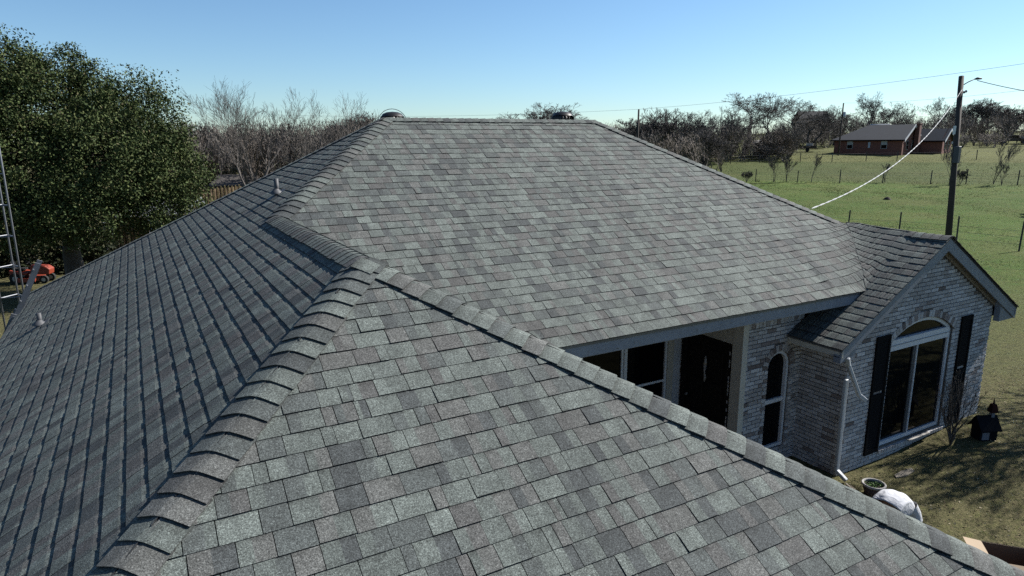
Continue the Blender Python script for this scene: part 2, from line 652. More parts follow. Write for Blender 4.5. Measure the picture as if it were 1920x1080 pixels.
# south end of the wing
slope((0, PY - HALF, ZE), (1, 0, 0), (0, 1, 0), HALF, lambda r: -DW + r, lambda r: -B + HALF - r, 2, wscale=.84, EXPO=.148)
# west slope (u = -y)
slope((-DW, 0, ZE), (0, -1, 0), (1, 0, 0), DW, lambda r: (r - DW), lambda r: (DW - r) if (r - DW) > -B else -(PY + (r - DW) + B), 3, tmin=.0108, tmax=.0132, gap=.5, tone=1.15, jit=.55, wscale=.72, EXPO=.1425, kink=(DW - B, B))
# east slope of the wing (u = y)
slope((-B + HALF, 0, ZE), (0, 1, 0), (-1, 0, 0), HALF, lambda r: PY - (HALF - r), lambda r: (-2 * B - (-B + HALF - r)) if (-B + HALF - r) < (D - 2 * B) else -4.42, 4)
# west slope of the bay gable (u = -y)
slope((XB - HB, 0, ZB - S * HB), (0, -1, 0), (1, 0, 0), HB, lambda r: -((XB - HB + r) - (2 * XB - W)) if (XB - HB + r) > (2 * XB - W - D) else 4.43,
      lambda r: -YB + .02, 5, lift=True, fine=('lo', .55, HB), tmin=.0095, tmax=.0130)
NEAR_SLOPES = len(PIECES)
# east and north slopes, seen only from elsewhere
slope((XB + HB, 0, ZB - S * HB), (0, 1, 0), (-1, 0, 0), HB, lambda r: YB - .02, lambda r: -(XB - W) + (HB - r) * 0 + r * 0, 6)
slope((0, DW, ZE), (-1, 0, 0), (0, -1, 0), DW, lambda r: -(W + DW - r), lambda r: DW - r, 8)
slope((W + DW, 0, ZE), (0, 1, 0), (-1, 0, 0), DW, lambda r: -(DW - r) if (DW - r) < (XB - W) else -(XB - W), lambda r: (DW - r), 9)

SF = [(0, 1, 4, 2), (2, 3, 6, 5), (3, 4, 7, 6), (5, 6, 9, 8), (6, 7, 10, 9), (0, 2, 5, 8), (1, 10, 7, 4)]


def px_area(V):
    """rough area in the picture of a quad of the piece (0 when out of frame)"""
    P = V[[2, 4, 10, 8] if len(V) == 11 else [2, 3, 7, 6]] - np.array(CAM)
    z = P @ np.array(fw)
    if z.min() < .3:
        return 0
    q = np.stack([960 + FPX * (P @ np.array(rt)) / z, 540 - FPX * (P @ np.array(up)) / z], 1)
    if q[:, 0].max() < 0 or q[:, 0].min() > 1920 or q[:, 1].max() < 0 or q[:, 1].min() > 1080:
        return 0
    x, y = q[:, 0], q[:, 1]
    return abs(np.dot(x, np.roll(y, 1)) - np.dot(y, np.roll(x, 1))) / 2


order = sorted(range(len(PIECES)), key=lambda i: -px_area(PIECES[i][0]))
near, rest = order[:300], order[300:]
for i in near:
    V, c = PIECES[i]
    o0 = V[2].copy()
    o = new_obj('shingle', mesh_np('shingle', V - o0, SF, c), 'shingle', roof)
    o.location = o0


def join_pieces(idx, src, faces, name, m, parent):
    n = len(src[idx[0]][0])
    V = np.concatenate([src[i][0] for i in idx])
    Cc = np.concatenate([src[i][1] for i in idx])
    f = np.array(faces, np.int32)
    F = (f[None] + (np.arange(len(idx)) * n)[:, None, None]).reshape(-1, 4)
    return new_obj(name, mesh_np(name, V, F, Cc), m, parent)


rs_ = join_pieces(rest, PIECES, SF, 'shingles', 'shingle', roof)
rs_['kind'] = 'stuff'

# --- hip and ridge caps


def caps(P0, P1, sl, sr, seed, expo=.148, half=.182, lift=.011, saw=1.0):
    """caps from the lower end P0 to P1; sl / sr: plan vectors pointing away to the left / right slope"""
    rg = random.Random(seed)
    P0, P1 = np.array(P0, float), np.array(P1, float)
    d = P1 - P0
    Ln = np.linalg.norm(d)
    d /= Ln

    def side(s):
        s = np.array([s[0], s[1], -S * math.hypot(s[0], s[1])])
        s = s - d * (s @ d)
        return s / np.linalg.norm(s)
    a, b = side(sl), side(sr)
    upn = -(a + b)
    upn /= np.linalg.norm(upn)
    kk = -float((a + b) @ upn) / 2
    n = max(1, round(Ln / expo))
    ex = Ln / n
    qs = np.array([-1, -.72, -.42, -.16, .16, .42, .72, 1]) * half
    for i in range(n):
        t0 = i * ex
        c = PC[rg.choices(range(len(PC)), [30, 30, 20, 12, 24, 10])[0]] * rg.uniform(.9, 1.12)
        V, Cc = [], []
        hb_ = lift + rg.uniform(.005, .008) * saw
        skew = rg.uniform(-.008, .008)
        hw = rg.uniform(.96, 1.04)
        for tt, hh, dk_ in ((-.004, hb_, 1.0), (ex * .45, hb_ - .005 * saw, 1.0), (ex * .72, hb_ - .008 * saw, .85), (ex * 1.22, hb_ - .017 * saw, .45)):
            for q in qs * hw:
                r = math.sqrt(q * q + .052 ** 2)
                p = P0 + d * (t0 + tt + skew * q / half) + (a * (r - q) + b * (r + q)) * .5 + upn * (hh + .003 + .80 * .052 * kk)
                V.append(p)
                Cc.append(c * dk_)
        m = len(qs)
        F = []
        for j in range(3):
            for k in range(m - 1):
                F.append((j * m + k, j * m + k + 1, (j + 1) * m + k + 1, (j + 1) * m + k))
        nb = len(V)
        for k in range(m):                                  # butt edge
            V.append(V[k] - upn * .010 * (.4 + .6 * saw))
            Cc.append(np.array((.014, .014, .016)))
        for k in range(m - 1):
            F.append((nb + k, nb + k + 1, k + 1, k))
        for e, flip in ((0, 0), (m - 1, 1)):                # side edges
            nb2 = len(V)
            for j in range(4):
                V.append(V[j * m + e] - upn * .008)
                Cc.append(np.array((.014, .014, .016)))
            for j in range(3):
                f = (j * m + e, (j + 1) * m + e, nb2 + j + 1, nb2 + j)
                F.append(f if flip else f[::-1])
        V = np.array(V)
        o0 = V[0].copy()
        # flip winding if the cap would face down
        nn = np.cross(V[1] - V[0], V[m] - V[0])
        if nn @ upn < 0:
            F = [f[::-1] for f in F]
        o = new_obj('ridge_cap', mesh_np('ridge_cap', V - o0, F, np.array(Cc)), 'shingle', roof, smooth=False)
        o.location = o0


caps(SWc, P2, (-1, 0), (0, -1), 21)
caps(SEc, P2, (0, -1), (1, 0), 22)
caps(P2, Bp, (-1, 0), (1, 0), 23, expo=.128, saw=.55)
caps(Bp, A_, (-1, 0), (0, -1), 24)
caps(C_, A_, (0, 1), (0, -1), 25)
caps(RB0, C_, (0, -1), (1, 0), 26)
caps((XB, YB - .01, ZB), RB0, (-1, 0), (1, 0), 27)
caps(NWc, A_, (0, 1), (-1, 0), 28)

# --- eaves: fascia boards, drip edges, soffits


def fascia(p0, p1, out, h=.17, t=.025, m='trim_paint', name='fascia'):
    p0, p1, out = Vector(p0), Vector(p1), Vector((out[0], out[1], 0)).normalized()
    b = MB()
    z0 = -.035 - h
    b.prism([p0 + Vector((0, 0, -.035)) - out * .012, p1 + Vector((0, 0, -.035)) - out * .012, p1 + Vector((0, 0, z0)) - out * .012, p0 + Vector((0, 0, z0)) - out * .012], -out * t)
    o = b.build(name, m, house)
    e = MB()                                                # metal drip edge
    e.prism([p0 + Vector((0, 0, -.014)) + out * .004, p1 + Vector((0, 0, -.014)) + out * .004, p1 + Vector((0, 0, -.05)) + out * .004, p0 + Vector((0, 0, -.05)) + out * .004], -out * .004)
    e.build('drip_edge', 'metal_vent', o)
    return o


fascia(vE, (vB[0] - .15, -D, H - S * D), (0, -1), .17)
fascia(SWc, SEc, (0, -1))
fascia(NWc, SWc, (-1, 0))
fascia(SEc, (SEc[0], -4.42, ZE), (1, 0))
fascia((XB - HB, -4.40, ZB - S * HB), (XB - HB, YB, ZB - S * HB), (-1, 0), .11, m='cream_paint')
fascia((XB + HB, YB, ZB - S * HB), (XB + HB, DW, ZB - S * HB), (1, 0), .12)
fascia(NWc, NEc, (0, 1))

WY, BY, BX0, BX1 = -4.38, -5.23, 5.70, 10.02            # main south wall, bay front wall, bay side walls
GX0, GX1 = XB - HB, XB + HB
mb = MB()
mb.box(vE[0], vB[0] - .1, -D + .03, WY + .02, H - S * D - .215, H - S * D - .20)
mb.box(vE[0], 4.26, WY + .02, -2.9, H - S * D - .215, H - S * D - .20)
mb.box(-DW + .03, -DW + .5, SWc[1] + .03, NWc[1] - .03, ZE - .20, ZE - .19)
mb.box(GX0 + .025, BX0 + .03, YB + .17, -4.40, ZB - S * HB - .145, ZB - S * HB - .135)
mb.box(BX1 - .03, GX1 - .03, YB + .17, -4.40, ZB - S * HB - .155, ZB - S * HB - .145)
mb.build('soffit', 'soffit_paint', house)

# gable rake boards and their soffit
for sgn in (-1, 1):
    b = MB()
    f = YB + .012
    x0, x1 = XB, XB + sgn * HB
    za, zb_ = ZB - .035, ZB - S * HB - .035
    ext = .20
    poly = [(x0, f, za), (x1, f, zb_), (x1, f, zb_ - ext), (x0, f, za - ext - .01)]
    if sgn < 0:
        poly = poly[::-1]
    b.prism(poly, (0, .025, 0))
    o = b.build('rake_board', 'trim_paint', house)
    o['label'] = 'peeling white rake board of the gable'
    b = MB()
    q = [(x0, f + .026, za - .11), (x1, f + .026, zb_ - .11), (x1, BY + .03, zb_ - .11), (x0, BY + .03, za - .11)]
    b.prism(q if sgn > 0 else q[::-1], (0, 0, .012))
    b.build('rake_soffit', 'soffit_paint', house)
    b = MB()                                                # frieze board against the brick
    q = [(x0, BY - .012, za - .115), (x1 - sgn * .38, BY - .012, zb_ - .115 + S * .38), (x1 - sgn * .38, BY - .012, zb_ - .23 + S * .38), (x0, BY - .012, za - .235)]
    b.prism(q if sgn > 0 else q[::-1], (0, -.02, 0))
    b.build('frieze_board', 'soffit_paint', house)
    b = MB()                                                # boxed return at the foot of the rake
    xo, xi = x1, x1 - sgn * (.54 if sgn > 0 else .40)
    zt = zb_ - .03
    q = [(xo, f + .027, zt - .17), (xi, f + .027, zt - .17), (xi, f + .027, zt + S * abs(xo - xi) - .09), (xo, f + .027, zt - .05)]
    b.prism(q if sgn < 0 else q[::-1], (0, .10, 0))
    b.build('eave_return', 'trim_paint', house)

# --- brick walls
BC = [((.35, .335, .32), 36), ((.30, .285, .27), 28), ((.25, .232, .217), 16), ((.40, .385, .37), 18), ((.18, .15, .135), 5), ((.11, .088, .077), 2)]
BCC, BCW = [np.array(c) * np.array((.97, 1.0, 1.05)) for c, _ in BC], [w for _, w in BC]
BRICKS = []
BF = [(0, 1, 2, 3), (0, 4, 5, 1), (1, 5, 6, 2), (2, 6, 7, 3), (3, 7, 4, 0)]
BH, BL, JT = .070, .215, .010


def brick(P, u, n, u0, u1, z0, z1, rg, up_=(0, 0, 1), proud=0.0):
    """P: wall origin, u: along, n: outward; front rectangle u0..u1 x z0..z1"""
    P, u, n, w = (np.array(q, float) for q in (P, u, n, up_))
    j = rg.uniform(0, .003) + proud
    e = .004
    V = [P + u * a + w * c + n * h for a, c, h in ((u0 + e * .5, z0 + e * .5, .011 + j), (u1 - e * .5, z0 + e * .5, .011 + j), (u1 - e * .5, z1 - e * .5, .011 + j), (u0 + e * .5, z1 - e * .5, .011 + j),
                                                  (u0, z0, -.01), (u1, z0, -.01), (u1, z1, -.01), (u0, z1, -.01))]
    c = BCC[rg.choices(range(len(BCC)), BCW)[0]] * rg.uniform(.9, 1.1)
    BRICKS.append((np.array(V), np.tile(c, (8, 1))))


def lay_wall(P, u, n, umax, z0, z1, holes, seed, top=None):
    """holes(z) -> list of blocked (a, b); top(z) -> (a, b) limits"""
    rg = random.Random(seed)
    k = 0
    while z0 + k * BH < z1 - .02:
        zz = z0 + k * BH
        zt = min(zz + BH - JT, z1)
        lim = [(0.0, umax)]
        if top:
            a, b = top(zt)
            lim = [(max(a, 0), min(b, umax))]
        for a, b in holes((zz + zt) / 2):
            nl = []
            for l, h in lim:
                if b <= l or a >= h:
                    nl.append((l, h))
                else:
                    if a > l:
                        nl.append((l, a))
                    if b < h:
                        nl.append((b, h))
            lim = nl
        off = (k % 2) * BL / 2 - BL + rg.uniform(-.008, .008)
        for l, h in lim:
            x = off
            while x < h:
                a, b = max(x, l), min(x + BL - JT, h)
                if b - a > .02:
                    brick(P, u, n, a, b, zz, zt, rg)
                x += BL
        k += 1


def arch_bricks(P, u, n, cu, cz, r0, r1, a0, a1, num, seed):
    rg = random.Random(seed)
    u, w = np.array(u, float), np.array((0, 0, 1.0))
    st = (a1 - a0) / num
    for i in range(num):
        a, b = a0 + i * st + st * .06, a0 + (i + 1) * st - st * .06
        V = []
        n_ = np.array(n, float)
        for h in (.018, -.012):
            for r, t in ((r0, a), (r0, b), (r1, b), (r1, a)):
                V.append(np.array(P, float) + u * (cu + r * math.cos(t)) + w * (cz + r * math.sin(t)) + n_ * h)
        c = BCC[rg.choices(range(len(BCC)), [10, 14, 22, 6, 24, 18])[0]] * rg.uniform(.9, 1.1)
        F = np.array(V)
        F = F[[3, 2, 1, 0, 7, 6, 5, 4]] if np.dot(np.cross(F[1] - F[0], F[3] - F[0]), n_) < 0 else F
        BRICKS.append((F, np.tile(c, (8, 1))))


# geometry of the openings
GW0, GW1, GWB, GWT = 6.83, 8.70, .24, 2.13                 # big gable window: sides, sill, springing
gcx = (GW0 + GW1) / 2
gh = (GW1 - GW0) / 2
grise = .31
gR = (gh * gh + grise * grise) / (2 * grise)
gcz = GWT + grise - gR
AW0, AW1, AWB = 4.86, 5.42, .28                            # arched window beside the bay
acx, ar = (AW0 + AW1) / 2, (AW1 - AW0) / 2
acz = 2.03 - ar


def holes_gable(z):
    if z < GWB - .02:
        return []
    if z < GWT:
        return [(GW0 - BX0, GW1 - BX0)]
    R = gR + .13
    dz = z - gcz
    if dz < R:
        hw = min(math.sqrt(R * R - dz * dz), gh + .10)
        return [(gcx - hw - BX0, gcx + hw - BX0)]
    return []


def holes_arch(z):
    if z < AWB - .02:
        return []
    if z < acz:
        return [(AW0 - 4.25, AW1 - 4.25)]
    R = ar + .125
    dz = z - acz
    if dz < R:
        hw = math.sqrt(R * R - dz * dz)
        return [(acx - hw - 4.25, acx + hw - 4.25)]
    return []


rakez = ZB - .27
lay_wall((BX0, BY, 0), (1, 0, 0), (0, -1, 0), BX1 - BX0, -.06, rakez - .02, holes_gable, 31,
         top=lambda z: (XB - (rakez - z) / S - BX0, XB + (rakez - z) / S - BX0))
lay_wall((BX0, WY, 0), (0, -1, 0), (-1, 0, 0), WY - BY, -.06, ZB - S * HB - .15 - .14, lambda z: [], 32)
rgs = random.Random(5)
k = 0
while k * .085 < WY - BY - .02:                              # soldier course under the bay eave
    brick((BX0, WY, 0), (0, -1, 0), (-1, 0, 0), k * .085, min(k * .085 + .075, WY - BY), 2.02, 2.16, rgs)
    k += 1
lay_wall((4.25, WY, 0), (1, 0, 0), (0, -1, 0), BX0 - 4.25, -.06, 2.50, holes_arch, 33)
k = 0
while k * .085 < BX0 - 4.25 - .02:
    brick((4.25, WY, 0), (1, 0, 0), (0, -1, 0), k * .085, min(k * .085 + .075, 1.45), 2.51, 2.70, rgs)
    k += 1
lay_wall((2.0, -3.0, 0), (1, 0, 0), (0, -1, 0), 2.25, -.06, 2.60, lambda z: [(.02, 2.07)] if .2 < z < 2.35 else [], 34)
lay_wall((4.25, -3.0, 0), (0, -1, 0), (-1, 0, 0), 1.16, -.06, 2.2, lambda z: [(.03, 1.13)], 35)
# arches, and a brick sill under the big window
arch_bricks((0, BY, 0), (1, 0, 0), (0, -1, 0), gcx, gcz, gR + .005, gR + .125, math.pi / 2 - math.asin((gh + .07) / gR), math.pi / 2 + math.asin((gh + .07) / gR), 26, 41)
arch_bricks((0, WY, 0), (1, 0, 0), (0, -1, 0), acx, acz, ar + .005, ar + .12, 0, math.pi, 15, 42)
for side_x, d_ in ((AW0, -1), (AW1, 1)):                    # proud quoins down the arched window
    z = AWB
    k = 0
    while z < acz - .03:
        a = .11 if k % 2 else .075
        a0, a1 = (side_x - a, side_x) if d_ < 0 else (side_x, side_x + a)
        brick((0, WY, 0), (1, 0, 0), (0, -1, 0), a0, a1, z, z + BH - JT, rgs, proud=.014)
        z += BH
        k += 1
for k in range(30):                                         # proud quoins at the porch corner
    a = .12 if k % 2 else .19
    brick((4.25, WY, 0), (1, 0, 0), (0, -1, 0), .0, a, -.06 + k * BH, -.06 + k * BH + BH - JT, rgs, proud=.014)
k = 0
while k * .08 < GW1 - GW0 + .1:
    brick((GW0 - .05, BY, 0), (1, 0, 0), (0, -1, 0), k * .08, k * .08 + .07, GWB - .09, GWB - .03, rgs, proud=.035)
    k += 1


def poly_wall(name, poly, vec, m):
    return MB().prism(poly, vec).build(name, m, house)


# wall bodies (mortar face; the bricks stand 11 mm proud). Openings are cut by building the wall in strips
def strip_wall(mb_, axis, fixed, thick, a0, a1, z0, z1):
    if axis == 'x':
        mb_.box(a0, a1, fixed, fixed + thick, z0, z1)
    else:
        mb_.box(fixed, fixed + thick, a0, a1, z0, z1)


mb = MB()
strip_wall(mb, 'x', BY, .18, BX0 + .001, GW0, -.1, 2.3)
strip_wall(mb, 'x', BY, .18, GW1, BX1, -.1, 2.3)
strip_wall(mb, 'x', BY, .18, GW0, GW1, -.1, GWB)
ng = 24
low = [(GW0 + (GW1 - GW0) * i / ng, BY) for i in range(ng + 1)]
for i in range(ng):                                         # above the segmental arch, up to the rake
    xa, xb_ = low[i][0], low[i + 1][0]
    zl = [gcz + math.sqrt(max(gR * gR - (x - gcx) ** 2, 0)) for x in (xa, xb_)]
    zt = [min(rakez + .12, rakez + .12 - S * abs(x - XB)) for x in (xa, xb_)]
    mb.prism([(xa, BY, zl[0]), (xb_, BY, zl[1]), (xb_, BY, zt[1]), (xa, BY, zt[0])][::-1], (0, .18, 0))
for xa, xb_ in ((BX0 + .001, GW0), (GW1, BX1)):
    z_a, z_b = rakez + .12 - S * abs(xa - XB), rakez + .12 - S * abs(xb_ - XB)
    mb.prism([(xa, BY, 2.3), (xb_, BY, 2.3), (xb_, BY, max(z_b, 2.305)), (xa, BY, max(z_a, 2.305))][::-1], (0, .18, 0))
mb.build('gable_wall', 'mortar', house)
gable_wall = house.children[-1]
mb = MB()
mb.box(BX0, BX0 + .16, BY + .181, WY + .2, -.1, 2.35)
mb.box(BX1 - .16, BX1, BY + .181, DW - .5, -.1, 2.35)
mb.box(4.26, AW0, WY, WY + .16, -.1, 2.78)
mb.box(AW1, BX0 - .001, WY, WY + .16, -.1, 2.78)
mb.box(AW0, AW1, WY, WY + .16, -.1, AWB)
na = 16
for i in range(na):
    xa, xb_ = AW0 + (AW1 - AW0) * i / na, AW0 + (AW1 - AW0) * (i + 1) / na
    zl = [acz + math.sqrt(max(ar * ar - (x - acx) ** 2, 0)) for x in (xa, xb_)]
    mb.prism([(xa, WY, zl[0]), (xb_, WY, zl[1]), (xb_, WY, 2.78), (xa, WY, 2.78)][::-1], (0, .16, 0))
mb.box(2.0, 2.02, -3.0, -2.85, -.1, 2.78)
mb.box(4.07, 4.25, -3.0, -2.85, -.1, 2.78)
mb.box(2.02, 4.07, -3.0, -2.85, 2.34, 2.78)
mb.box(2.02, 4.07, -3.0, -2.85, -.1, .2)
mb.box(1.0, 2.0, -3.0, -2.85, -.1, 2.78)
mb.box(.85, 1.0, PY - HALF + .45, -2.85, -.1, 2.3)          # wing walls
mb.box(-DW + .46, .999, PY - HALF + .45, PY - HALF + .6, -.1, 2.25)
mb.box(-DW + .45, -DW + .6, PY - HALF + .6, DW - .5, -.1, 2.25)
mb.box(-DW + .6, BX1 - .16, DW - .65, DW - .5, -.1, 2.25)
mb.box(4.26, 4.40, -3.0, -2.6, -.1, 2.78)
mb.box(4.251, 4.40, WY + .16, -4.2, -.1, 2.78)
mb.box(4.251, 4.40, -4.2, -3.0, 2.24, 2.78)
wall = mb.build('wall', 'mortar', house)
wall['label'] = 'whitewashed brick walls'

order = sorted(range(len(BRICKS)), key=lambda i: -px_area(BRICKS[i][0][[0, 1, 0, 1, 4, 5, 3, 2]]))
for i in order[:300]:
    V, c = BRICKS[i]
    o0 = V[0].copy()
    o = new_obj('brick', mesh_np('brick', V - o0, BF, c), 'brick', gable_wall if abs(V[0][1] - BY) < .1 else wall)
    o.location = o0
bs_ = join_pieces(order[300:], BRICKS, BF, 'bricks', 'brick', wall)
bs_['kind'] = 'stuff'

# porch floor and dark interior behind the glass
MB().box(1.0, 4.25, -4.9, -3.0, -.05, .12).build('porch_floor', 'concrete', house)

# --- gable window


def ring(mb_, cx, cz, r0, r1, a0, a1, n, y0, y1):
    for i in range(n):
        a, b = a0 + (a1 - a0) * i / n, a0 + (a1 - a0) * (i + 1) / n
        q = [(cx + r0 * math.cos(a), y0, cz + r0 * math.sin(a)), (cx + r0 * math.cos(b), y0, cz + r0 * math.sin(b)),
             (cx + r1 * math.cos(b), y0, cz + r1 * math.sin(b)), (cx + r1 * math.cos(a), y0, cz + r1 * math.sin(a))]
        mb_.prism(q, (0, y1 - y0, 0))


yf = BY + .03
win = MB()
fr = .055
win.box(GW0, GW0 + fr, yf, yf + .08, GWB, GWT)
win.box(GW1 - fr, GW1, yf, yf + .08, GWB, GWT + .02)
win.box(GW0 + fr, GW1 - fr, yf, yf + .08, GWB, GWB + .065)
aa = math.asin(gh / gR)
ring(win, gcx, gcz, gR - .06, gR, math.pi / 2 - aa, math.pi / 2 + aa, 22, yf, yf + .08)
gw = win.build('window', 'white_vinyl', house)
gw['label'] = 'wide arched picture window in the gable wall'
MB().box(GW0 + fr, GW1 - fr, yf - .012, yf + .07, 1.96, 2.15).build('transom_bar', 'white_vinyl', gw)
MB().box(GW0 + fr, GW1 - fr, yf - .02, yf - .012, 2.05, 2.062).build('transom_bead', 'trim_paint', gw)
b = MB()
pts = [(gcx + (gR - .055) * math.cos(t), yf + .05, gcz + (gR - .055) * math.sin(t)) for t in np.linspace(math.pi / 2 - aa, math.pi / 2 + aa, 20)]
b.prism([(GW1 - fr, yf + .05, 2.14)] + pts + [(GW0 + fr, yf + .05, 2.14)], (0, .01, 0))
b.build('pane', 'glass', gw)
mx = 7.715
MB().box(GW0 + fr, mx, yf + .045, yf + .055, GWB + .06, 1.965).build('pane', 'glass', gw)
MB().box(mx, GW1 - fr, yf + .03, yf + .04, GWB + .06, 1.965).build('pane', 'glass', gw)
MB().box(mx - .09, mx - .012, yf + .02, yf + .04, GWB + .065, 1.96).build('sash', 'pipe_lead', gw)
MB().box(mx - .012, mx + .010, yf + .0, yf + .03, GWB + .065, 1.96).build('mullion', 'white_vinyl', gw)
MB().box(GW0 + .02, GW1 - .02, yf + .12, yf + .14, GWB, GWT + grise).build('blind_or_dark_sheet', 'dark_room', gw)  # near-black sheet stands in for the unlit room behind the panes
MB().box(7.6, 8.25, BY - .10, BY - .03, GWB - .029, GWB - .012).build('loose_board', 'concrete', gw)

# shutters: louvred boards
for x0, x1 in ((6.38, 6.76), (8.93, 9.30)):
    z0, z1 = .20, 2.30
    s_ = MB()
    s_.box(x0, x0 + .05, BY - .045, BY - .013, z0, z1)
    s_.box(x1 - .05, x1, BY - .045, BY - .013, z0, z1)
    for za, zb_ in ((z0, z0 + .08), (z1 - .08, z1), (1.2, 1.28)):
        s_.box(x0 + .05, x1 - .05, BY - .042, BY - .016, za, zb_)
    so = s_.build('shutter', 'black_shutter', house)
    lv = MB()
    z = z0 + .10
    while z < z1 - .1:
        if not 1.16 < z < 1.30:
            lv.prism([(x0 + .05, BY - .036, z), (x1 - .05, BY - .036, z), (x1 - .05, BY - .018, z + .04), (x0 + .05, BY - .018, z + .04)], (0, -.003, .006))
        z += .045
    lv.build('louvres', 'black_shutter', so)

# --- arched window beside the bay
ya = WY + .05
win = MB()
win.box(AW0, AW0 + .045, ya, ya + .07, AWB, acz)
win.box(AW1 - .05, AW1, ya - .03, ya + .07, AWB, acz)
win.box(AW0 + .045, AW1 - .05, ya - .02, ya + .07, AWB, AWB + .05)
win.box(AW0 + .045, AW1 - .05, ya - .012, ya + .06, 1.10, 1.17)
ring(win, acx, acz, ar - .05, ar, 0, math.pi, 20, ya - .03, ya + .07)
aw = win.build('window', 'white_vinyl', house)
aw['label'] = 'tall narrow arched window in the brick wall'
pts = [(acx + (ar - .045) * math.cos(t), ya + .03, acz + (ar - .045) * math.sin(t)) for t in np.linspace(0, math.pi, 16)]
MB().prism([(AW1 - .045, ya + .03, 1.165)] + pts + [(AW0 + .045, ya + .03, 1.165)], (0, .01, 0)).build('pane', 'glass', aw)
MB().box(AW0 + .045, AW1 - .045, ya + .02, ya + .03, AWB + .045, 1.105).build('pane', 'glass', aw)
MB().box(AW0 - .02, AW1 + .02, ya + .13, ya + .15, AWB - .05, 2.1).build('blind_or_dark_sheet', 'dark_room', aw)  # dark of the room painted on a flat sheet

# --- porch windows, door and trim
for x0, x1 in ((2.06, 2.95), (2.98, 3.92)):
    win = MB()
    yw = -3.03
    win.box(x0, x0 + .05, yw, yw + .06, .22, 2.33)
    win.box(x1 - .05, x1, yw, yw + .06, .22, 2.33)
    win.box(x0 + .05, x1 - .05, yw, yw + .06, 2.28, 2.33)
    win.box(x0 + .05, x1 - .05, yw, yw + .06, .22, .28)
    win.box(x0 + .05, x1 - .05, yw + .01, yw + .05, 1.30, 1.34)
    pw = win.build('window', 'white_vinyl', house)
    MB().box(x0 + .045, x1 - .045, yw + .025, yw + .033, 1.335, 2.285).build('pane', 'glass', pw)
    MB().box(x0 + .045, x1 - .045, yw + .035, yw + .043, .275, 1.305).build('pane', 'glass', pw)
    MB().box(x0 + .045, x1 - .045, yw + .12, yw + .13, .25, 2.3).build('blind_or_dark_sheet', 'dark_room', pw)  # black sheet in place of the unlit interior
MB().box(2.95, 2.98, -3.05, -3.0, .2, 2.34).build('window_post', 'white_vinyl', house)
MB().box(3.925, 4.06, -3.045, -3.0, .12, 2.5).build('corner_trim', 'cream_paint', house)
MB().box(4.06, 4.235, -3.03, -3.012, .12, 2.5).build('side_panel', 'siding', house)
xd = 4.25
dr = MB().box(xd + .02, xd + .065, -4.08, -3.16, .12, 2.14).build('door', 'door_wood', house)
dr['label'] = 'dark panelled front door in the porch recess'
for z0, z1 in ((.25, .85), (1.0, 1.45), (1.55, 2.02)):
    for y0, y1 in ((-3.98, -3.68), (-3.56, -3.26)):
        bevel(MB().box(xd + .004, xd + .021, y0, y1, z0, z1).build('door_panel', 'door_wood', dr), .006)
MB().lathe([(.001, -.03), (.028, -.02), (.03, .0), (.02, .025), (.001, .03)], (xd - .035, -3.24, 1.08), 12).build('door_knob', 'metal_vent', dr, True)
hang = MB()
hang.tube([(xd - .01, -3.62, 1.88), (xd - .01, -3.62, 1.72)], [.012, .03], 8)
hang.tube([(xd - .01, -3.62, 1.72), (xd - .01, -3.61, 1.60), (xd - .01, -3.63, 1.5), (xd - .01, -3.62, 1.42)], [.03, .012, .022, .008], 8)
hang.build('door_hanger', 'pot_rim', dr, True)
fr_ = MB()
fr_.box(xd - .012, xd + .08, -3.16, -3.06, .12, 2.24)
fr_.box(xd - .012, xd + .08, -4.17, -4.08, .12, 2.24)
fr_.box(xd - .012, xd + .08, -4.08, -3.16, 2.14, 2.24)
fr_.build('door_frame', 'door_wood', dr)
for k in range(5):                                          # lap siding over the door
    z = 2.24 + k * .105
    MB().prism([(xd - .02, -4.2, z), (xd - .02, -3.02, z), (xd - .006, -3.02, z + .115), (xd - .006, -4.2, z + .115)], (.01, 0, 0)).build('lap_board', 'cream_paint', wall)
MB().box(xd - .03, xd + .0, WY - .015, -4.2, .12, 2.75).build('corner_board', 'cream_paint', house)
MB().box(xd - .035, xd + .085, WY - .03, WY - .003, .0, 2.72).build('corner_board', 'cream_paint', house)

# --- downspout at the bay corner: loose elbow above, lower run on the wall
b = MB()
b.bar((5.60, -5.30, 1.74), (5.60, -5.30, .16), .075, .055)
b.bar((5.60, -5.30, .17), (5.63, -5.47, .05), .075, .055)
bevel(b.build('downspout', 'downspout_paint', house), .012, 2)
b = MB()
b.bar((5.45, -5.38, 2.14), (5.52, -5.36, 2.0), .07, .055)
b.bar((5.52, -5.36, 2.01), (5.80, -5.42, 1.46), .07, .055)
b.bar((5.80, -5.42, 1.47), (5.90, -5.47, 1.38), .085, .07)
o = bevel(b.build('downspout_elbow', 'downspout_paint', house), .012, 2)
o['label'] = 'loose bent downspout elbow hanging from the bay corner'

# --- plumbing vents on the west slope


def vent(x, y, h, name='vent_pipe'):
    z = H + S * x
    p = MB().tube([(x, y, z - .05), (x, y, z + h)], .034, 14).build(name, 'pipe_lead', house, True)
    f = MB()
    f.lathe([(.10, .04), (.095, .06), (.055, .09), (.040, .11), (.036, .115)], (x - .01, y, z - .02), 18)
    f.build('flashing_boot', 'pipe_lead', p, True)
    n = Vector((-S, 0, 1)).normalized()
    q = [Vector((x + a, y + c, z + S * a)) + n * .011 for a, c in ((-.13, -.12), (.12, -.12), (.12, .12), (-.13, .12))]
    MB().prism(q, n * .003).build('flashing_plate', 'pipe_lead', p)


vent(-2.03, -.84, .245)
vent(-5.40, .82, .20)

# --- turbine vents behind the ridge


